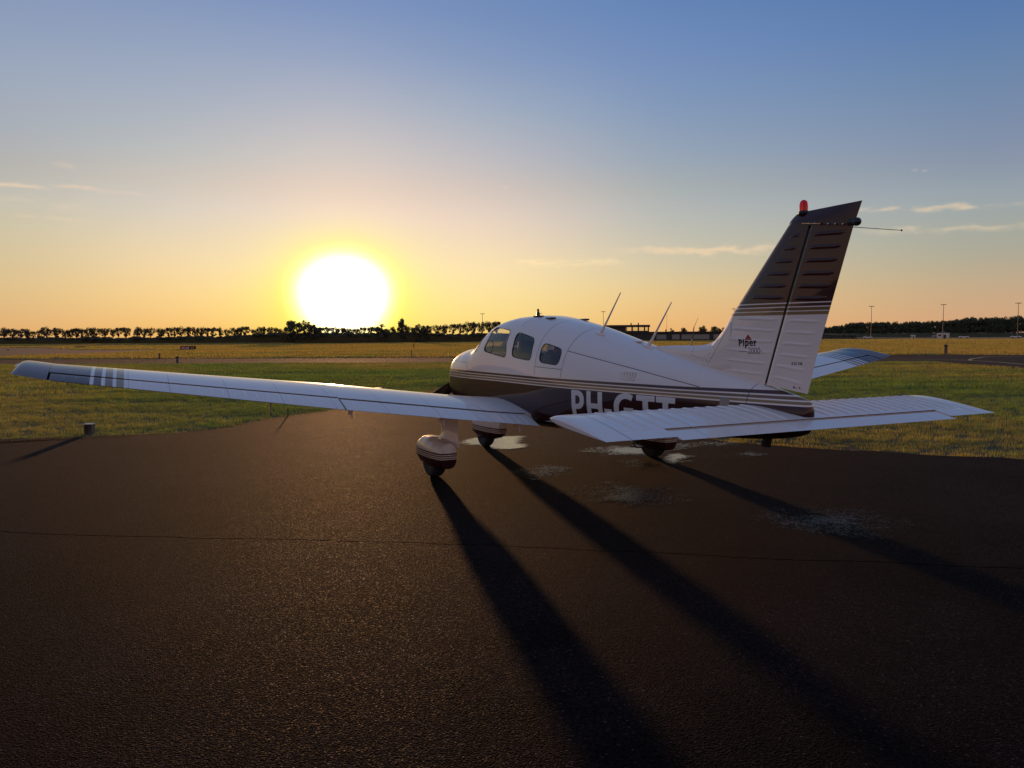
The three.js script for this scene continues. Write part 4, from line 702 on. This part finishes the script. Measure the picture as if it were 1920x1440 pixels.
[[-229, -179.1, 5, 2.1, 'small dark tree, leftmost of the trees by the low buildings'], [-226, -182.8, 5.4, 3.1, 'pointed dark tree, second from left by the low buildings'], [-221.7, -188.2, 5.7, 3.5, 'dark tree right of the leaning pole by the low buildings'], [-218.5, -191.9, 5.7, 3.7, 'round dark tree touching the fin fillet in view'], [-216.7, -193.9, 5.1, 2.9, 'dark tree partly hidden by the front edge of the fin']].forEach(([x, z, h, w, l]) => tree('tree', l, 'tree', null, 'bush', x, z, h, w));
// the bank of undergrowth below the row
{
  const HB = [[-303, 74, 2.4], [-298.5, 61.7, 2.5], [-295, 49.7, 2.4], [-290.6, 37.4, 2.4], [-287.1, 25, 2.3], [-283, 12.4, 2.3], [-278.5, -.4, 2.4], [-273.3, -13.4, 2.6], [-267.5, -26.4, 2.9], [-261, -39.3, 3.5], [-253.9, -52, 3.6], [-256.7, -67.4, 3.5], [-261.9, -84.7, 4.1], [-266, -102.9, 3.2], [-269.2, -122.2, 3.4], [-272.4, -142.9, 3.6], [-276, -170, 3.2], [-270, -215, 2.4], [-260, -260, 2.2], [-300, -360, 2.2]];
  const c = new THREE.CatmullRomCurve3(HB.map(([x, z, h]) => V(x, h, z)), false, 'centripetal'), rnd = mulberry(77);
  const bankM = new THREE.MeshStandardMaterial({ name: 'bank_grass', map: sameAs(turfTex, 1 / 3, 1 / 3), color: new THREE.Color(1.1, .9, .8), roughness: 1 });
  structure('bank', grid(320, 6, (u, v) => { const p = c.getPointAt(u), t = c.getTangentAt(u), a = v * Math.PI, h = (p.y - .35 + .5 * (fbm(u * 90, v * 2, 3) - .5)) * Math.sin(a) ** .6, o = Math.cos(a) * 3.4; return [V(p.x - t.z * o, h - .1, p.z + t.x * o), u * 700, v * 9]; }), bankM, 'low dark bank along the far side of the field below the trees', 'bank');
  const clump = leaves(rnd, Array.from({ length: 9 }, () => [rnd() - .5, rnd() * .6, rnd() - .5, .32]), 40, .12), N = 1500, im = new THREE.InstancedMesh(clump, leafM, N), m = new THREE.Matrix4(), q = new THREE.Quaternion();
  for (let i = 0; i < N; i++) { const u = rnd(), p = c.getPointAt(u), s = .8 + 1.0 * rnd() * (.5 + fbm(u * 60, 4, 3)); m.compose(V(p.x + (rnd() - .35) * 4, p.y * (.62 + .3 * rnd()) - .55, p.z + (rnd() - .5) * 2), q.setFromAxisAngle(V(0, 1, 0), rnd() * 6.28), V(s * 1.2, s * .8, s * 1.2)); im.setMatrixAt(i, m); }
  im.name = 'undergrowth'; scene.add(im); dress(im, 'dark ragged undergrowth along the bank below the backlit trees', 'bushes', null, 'stuff');
}
// the wood at the right
{
  const E = [[-560, -507, 9], [-514.3, -547.3, 10.3], [-494.2, -565.7, 10.5], [-480.7, -577.3, 13.7], [-467.3, -588.3, 13.9], [-453.9, -598.8, 13.9], [-434, -613.5, 14.3], [-414.3, -627.2, 15.5], [-409.4, -630.4, 17], [-398.1, -637.7, 16.3], [-388.5, -643.7, 17], [-375.8, -651.3, 17.6], [-351, -665.2, 17.9], [-310, -688, 17.4]];
  const c = new THREE.CatmullRomCurve3(E.map(([x, z, h]) => V(x, h, z)), false, 'centripetal'), rnd = mulberry(5), N = 430, wood = thing('wood', 'dark dense wood of tall trees along the horizon at the right', 'wood'); wood.userData.kind = 'stuff';
  const green = new THREE.MeshPhysicalMaterial({ name: 'wood_leaves', color: new THREE.Color().setRGB(.09, .10, .035), roughness: .95, transmission: .3, thickness: 0, side: THREE.DoubleSide }), pale = new THREE.MeshStandardMaterial({ name: 'pale_bark', color: new THREE.Color().setRGB(.3, .25, .19), roughness: 1 });
  const crown = leaves(rnd, Array.from({ length: 22 }, () => { const a = rnd() * 6.28, y = .3 + .6 * rnd(), r = .4 * Math.sqrt(rnd()) * Math.sqrt(1 - ((y - .55) / .5) ** 2); return [r * Math.cos(a), y, r * Math.sin(a), .13]; }), 40, .05);
  const a = new THREE.InstancedMesh(crown, green, N), b = new THREE.InstancedMesh(new THREE.CylinderGeometry(.4, .6, 1, 5).translate(0, .5, 0), pale, N), m = new THREE.Matrix4(), q = new THREE.Quaternion();
  for (let i = 0; i < N; i++) { const u = rnd(), p = c.getPointAt(u), d = rnd() * rnd() * 40, dir = V(p.x - 8, 0, p.z - 4).normalize(), x = p.x + dir.x * d, z = p.z + dir.z * d, h = p.y * (.86 + .16 * rnd()); m.compose(V(x, 0, z), q.setFromAxisAngle(V(0, 1, 0), rnd() * 6.28), V(h * .62, h, h * .62)); a.setMatrixAt(i, m); m.compose(V(x, 0, z), q.identity(), V(.7 * rnd() + .4, h * .6, .7)); b.setMatrixAt(i, m); }
  a.name = 'crowns'; b.name = 'trunks'; a.userData.kind = b.userData.kind = 'stuff'; wood.add(a, b);
  const low = grid(120, 4, (u, v) => { const p = c.getPointAt(u), o = Math.cos(v * Math.PI) * 3, t = c.getTangentAt(u); return [V(p.x - t.z * o, (3 + 1.2 * fbm(u * 60, 1, 3)) * Math.sin(v * Math.PI), p.z + t.x * o), u, v]; });
  part('hedge', low, green, wood).userData.kind = 'stuff';
}

// ───────── buildings, masts, huts on the far side ─────────
{
  const wallM = new THREE.MeshStandardMaterial({ name: 'dark_cladding', color: new THREE.Color().setRGB(.05, .04, .035), roughness: .8 }), paleM = new THREE.MeshStandardMaterial({ name: 'pale_cladding', color: new THREE.Color().setRGB(.3, .26, .2), roughness: .8 });
  const yaw = Math.atan2(-222, -171) ;
  const b = thing('clubhouse', 'long dark airfield building with a glazed upper storey', 'building', -213, -.03, -167, Math.atan2(8.2 + 213, 4.6 + 167));
  part('wall', [box(46, 3.0, 8, 0, 1.5, -4)], wallM, b);
  const roof = part('roof', [box(47, .35, 9, 0, 3.17, -4)], wallM, b);
  for (const [x, w] of [[-3.5, 3.4], [1.5, 2.6], [4.8, 2.6], [9.5, 7], [17, 5]]) part('pale_panel', box(w, 1.7, .1, x, 1.45, .06), paleM, b);
  for (const x of [-6.2, 7, 14]) { const d = part('door', box(1.1, 2.1, .08, x, 1.05, .05), wallM, b); part('handle', box(.06, .2, .06, x + .4, 1.05, .12), M.metal, d); }
  const up = part('upper_storey', [box(15, .35, 7, -15.5, 3.55, -4), box(15.6, .75, 7.6, -15.5, 5.45, -4), box(6.4, 1.5, 6.6, -19.6, 4.4, -4), ...[-16.2, -14, -11.8, -9.6, -8.2].flatMap((x) => [box(.28, 1.5, .28, x, 4.4, -.8), box(.28, 1.5, .28, x, 4.4, -7.2)])], wallM, b);
  for (const x of [-15.1, -12.9, -10.7, -8.9]) { part('window', box(x === -8.9 ? 1.1 : 1.9, 1.4, .02, x, 4.4, -.8), M.pane, up); part('window', box(x === -8.9 ? 1.1 : 1.9, 1.4, .02, x, 4.4, -7.2), M.pane, up); }
  for (const x of [-14.4, -11.8]) part('chimney', rbox(.4, .8, .4, .04, x, 6.2, -4), wallM, roof);
  part('chimney', rbox(.4, .9, .4, .04, -2, 3.75, -4), wallM, roof);
}
{
  const mm = new THREE.MeshStandardMaterial({ name: 'mast_steel', color: new THREE.Color().setRGB(.1, .09, .085), roughness: .6 });
  [[-348.1, -153.8, 13.6, 1, 'floodlight mast on the horizon just above the aircraft nose'], [-335.5, -179.7, 13.7, 1, 'floodlight mast seen right beside the aerial on the cabin roof'], [-319.3, -207.1, 14.3, 1, 'floodlight mast left of the front whip aerial'], [-301.4, -232.6, 12.7, 0, 'thin plain mast without lamps beside the rear whip aerial'], [-280.9, -257.1, 14.9, 1, 'floodlight mast at the front edge of the fin'], [-237, -298.7, 15, 1, 'floodlight mast just right of the rudder before the wood'], [-214, -315.9, 15.1, 1, 'floodlight mast behind the pale hut before the wood'], [-190.8, -330.8, 15, 1, 'rightmost floodlight mast at the edge of the view']].forEach(([x, z, h, head, l]) => {
    const t = thing('floodlight_mast', l, 'mast', x, -.03, z, Math.atan2(8 - x, 5 - z));
    part('pole', rod(V(0, 0, 0), V(0, h, 0), head ? .15 : .08, head ? .09 : .05, 8), mm, t);
    if (head) { part('crossbar', box(2.2, .12, .12, 0, h, 0), mm, t); for (const x2 of [-.9, -.3, .3, .9]) part('floodlight', rbox(.34, .24, .2, .05, x2, h - .22, .1), mm, t); }
  });
  const cream = new THREE.MeshStandardMaterial({ name: 'cream_wall', color: new THREE.Color().setRGB(.75, .62, .42), roughness: .7 }), grey = new THREE.MeshStandardMaterial({ name: 'grey_wall', color: new THREE.Color().setRGB(.4, .37, .34), roughness: .7 }), roofM = new THREE.MeshStandardMaterial({ name: 'roof_sheet', color: new THREE.Color().setRGB(.08, .06, .05), roughness: .8 });
  const hut = (x, z, w, h, wall, l) => { const t = thing('hut', l, 'hut', x, -.03, z, Math.atan2(8 - x, 5 - z)); part('wall', box(w, h, w * .7, 0, h / 2, 0), wall, t); part('roof', new THREE.CylinderGeometry(.02, w * .62, h * .4, 4).rotateY(Math.PI / 4).scale(1, 1, .75).translate(0, h * 1.2, 0), roofM, t); part('door', box(w * .2, h * .7, .06, w * .15, h * .35, w * .35 + .02), roofM, t); part('window', box(w * .22, h * .3, .06, -w * .25, h * .6, w * .35 + .02), M.black, t); };
  hut(-247.2, -341.3, 2.1, 1.8, cream, 'small bright cream hut between two floodlight masts');
  hut(-236.7, -348.8, 5.4, 2.6, cream, 'cream house with dark roof below the middle right mast');
  hut(-239.5, -346.9, 2.6, 1.5, grey, 'low grey hut left of the cream house');
  const car = (x, z, body, l) => { const t = thing('parked_car', l, 'car', x, -.03, z, Math.atan2(8 - x, 5 - z)); part('body', [rbox(4.2, .7, 1.7, .2, 0, .65, 0)], body, t); part('cabin', [rbox(2.3, .6, 1.5, .2, -.1, 1.2, 0)], M.black, t); for (const [a, c] of [[-1.3, .8], [1.3, .8], [-1.3, -.8], [1.3, -.8]]) part('wheel', new THREE.CylinderGeometry(.32, .32, .2, 14).rotateX(Math.PI / 2).translate(a, .32, c), M.dark, t); };
  car(-211.7, -364.9, M.white, 'white parked car at the far right under the rightmost mast');
  car(-263.3, -328.9, M.white, 'white parked car left of the mast beside the rudder');
  car(-229.5, -353.8, M.white, 'white parked car right of the cream house');
}

// ───────── things in the grass ─────────
{
  const rnd = mulberry(3), conc = new THREE.MeshStandardMaterial({ name: 'concrete', map: dataTex(128, 128, (x, y) => { const t = .6 + .5 * fbm(x / 16, y / 16, 4, 8) + .2 * (hash2(x, y) - .5); return [132 * t, 116 * t, 100 * t]; }), roughness: .95 });
  const b = thing('concrete_block', 'small open-sided concrete block with pale top at the left grass edge', 'block', -6.47, -.03, 5.27, -.42); b.scale.set(.7, .72, .7);
  part('body', [rbox(.02, .25, .20, .006, -.065, .125, 0), rbox(.15, .25, .02, .006, 0, .125, -.09), rbox(.15, .25, .02, .006, 0, .125, .09), box(.11, .03, .16, 0, .012, 0)], conc, b); part('top_slab', rbox(.16, .024, .21, .007, 0, .262, 0), new THREE.MeshStandardMaterial({ name: 'smooth_slab', color: new THREE.Color().setRGB(.42, .38, .36), roughness: .38 }), b);
  const wood = new THREE.MeshStandardMaterial({ name: 'weathered_wood', color: new THREE.Color().setRGB(.12, .08, .06), roughness: .9 });
  const post = (x, z, h, w, l) => { const t = thing('marker_post', l, 'post', x, -.03, z); part('stem', rod(V(0, 0, 0), V(0, h, 0), w, w * .85, 8), wood, t); part('cap', new THREE.SphereGeometry(w * 1.15, 10, 8).scale(1, .7, 1).translate(0, h, 0), M.dark, t); };
  post(-7.83, 1.78, .17, .014, 'short thin stake in the grass below the left aileron');
  post(-59.3, 2.7, .42, .07, 'small dark post beyond the taxiway, left of centre of the left wing');
  post(-46.5, 2, .42, .08, 'small dark post on the taxiway edge near the left wing');
  post(-53, -16.2, .5, .05, 'small dark post beyond the taxiway, left of the aircraft nose');
  post(-102.8, -33.4, .6, .07, 'distant small post in the grass left of the aircraft nose');
  post(-32.3, -54.3, .75, .13, 'dark post beside the taxiway at the right');
  const p = thing('leaning_pole', 'slender leaning pole with a thick lower half behind the fin fillet', 'pole', -69.3, -.03, -58.6, Math.atan2(77, 63));
  part('lower_pole', rod(V(0, 0, 0), V(.36, 2.75, 0), .085, .06, 10), wood, p); part('whip', rod(V(.36, 2.75, 0), V(.86, 3.95, 0), .03, .015, 8), M.dark, p); part('pale_lower_pole', rod(V(-.012, .15, .02), V(.14, 1.25, .02), .092, .09, 10), new THREE.MeshStandardMaterial({ name: 'pale_tone', color: new THREE.Color().setRGB(.5, .42, .34), roughness: .6 }), p);  // a paler, slightly wider rod covers the lower part of the pole
  // runway sign
  const sx = -109.6, sz = -2.4, s = thing('runway_sign', 'red and black airfield sign with pale lettering in the grass at left', 'sign', sx, -.03, sz, Math.atan2(8.2 - sx, 4.6 - sz));
  const face = canvas(512, 128, (x, w, h) => { x.fillStyle = '#8c1c16'; x.fillRect(0, 0, w * .63, h); x.fillStyle = '#15110c'; x.fillRect(w * .63, 0, w, h); x.textAlign = 'center'; x.textBaseline = 'middle'; x.font = 'bold 96px sans-serif'; x.fillStyle = '#f0e6de'; x.fillText('05-23', w * .315, h * .54, w * .56); x.fillStyle = '#d9b23a'; x.fillText('E1', w * .80, h * .54); });
  part('panel', rbox(2.05, .5, .16, .02, 0, .36, 0), M.dark, s);
  const fc = part('face', new THREE.PlaneGeometry(2.0, .46).translate(0, .36, .084), new THREE.MeshStandardMaterial({ name: 'sign_face', map: face, roughness: .5 }), s);
  for (const x of [-.75, 0, .75]) part('leg', rod(V(x, 0, 0), V(x, .14, 0), .03, .03, 8), M.metal, s);
  const y = thing('marker_board', 'low yellowish board lying in the grass at far left', 'board', -150.3, -.03, 12.9, 1.4);
  part('panel', rbox(1.7, .3, .08, .02, 0, .28, 0), new THREE.MeshStandardMaterial({ name: 'yellow_board', color: new THREE.Color().setRGB(.3, .22, .04), roughness: .7 }), y); part('leg', [rod(V(-.6, 0, 0), V(-.6, .2, 0), .03), rod(V(.6, 0, 0), V(.6, .2, 0), .03)], M.metal, y);
  const e = thing('edge_light', 'tiny pale edge light in the grass at the far left', 'edge light', -128.5, -.03, 21.3);
  part('base', new THREE.CylinderGeometry(.12, .15, .2, 14).translate(0, .1, 0), M.dark, e); part('lens', new THREE.SphereGeometry(.11, 14, 10).translate(0, .25, 0), M.white, e);
}
renderer.render(scene, camera);
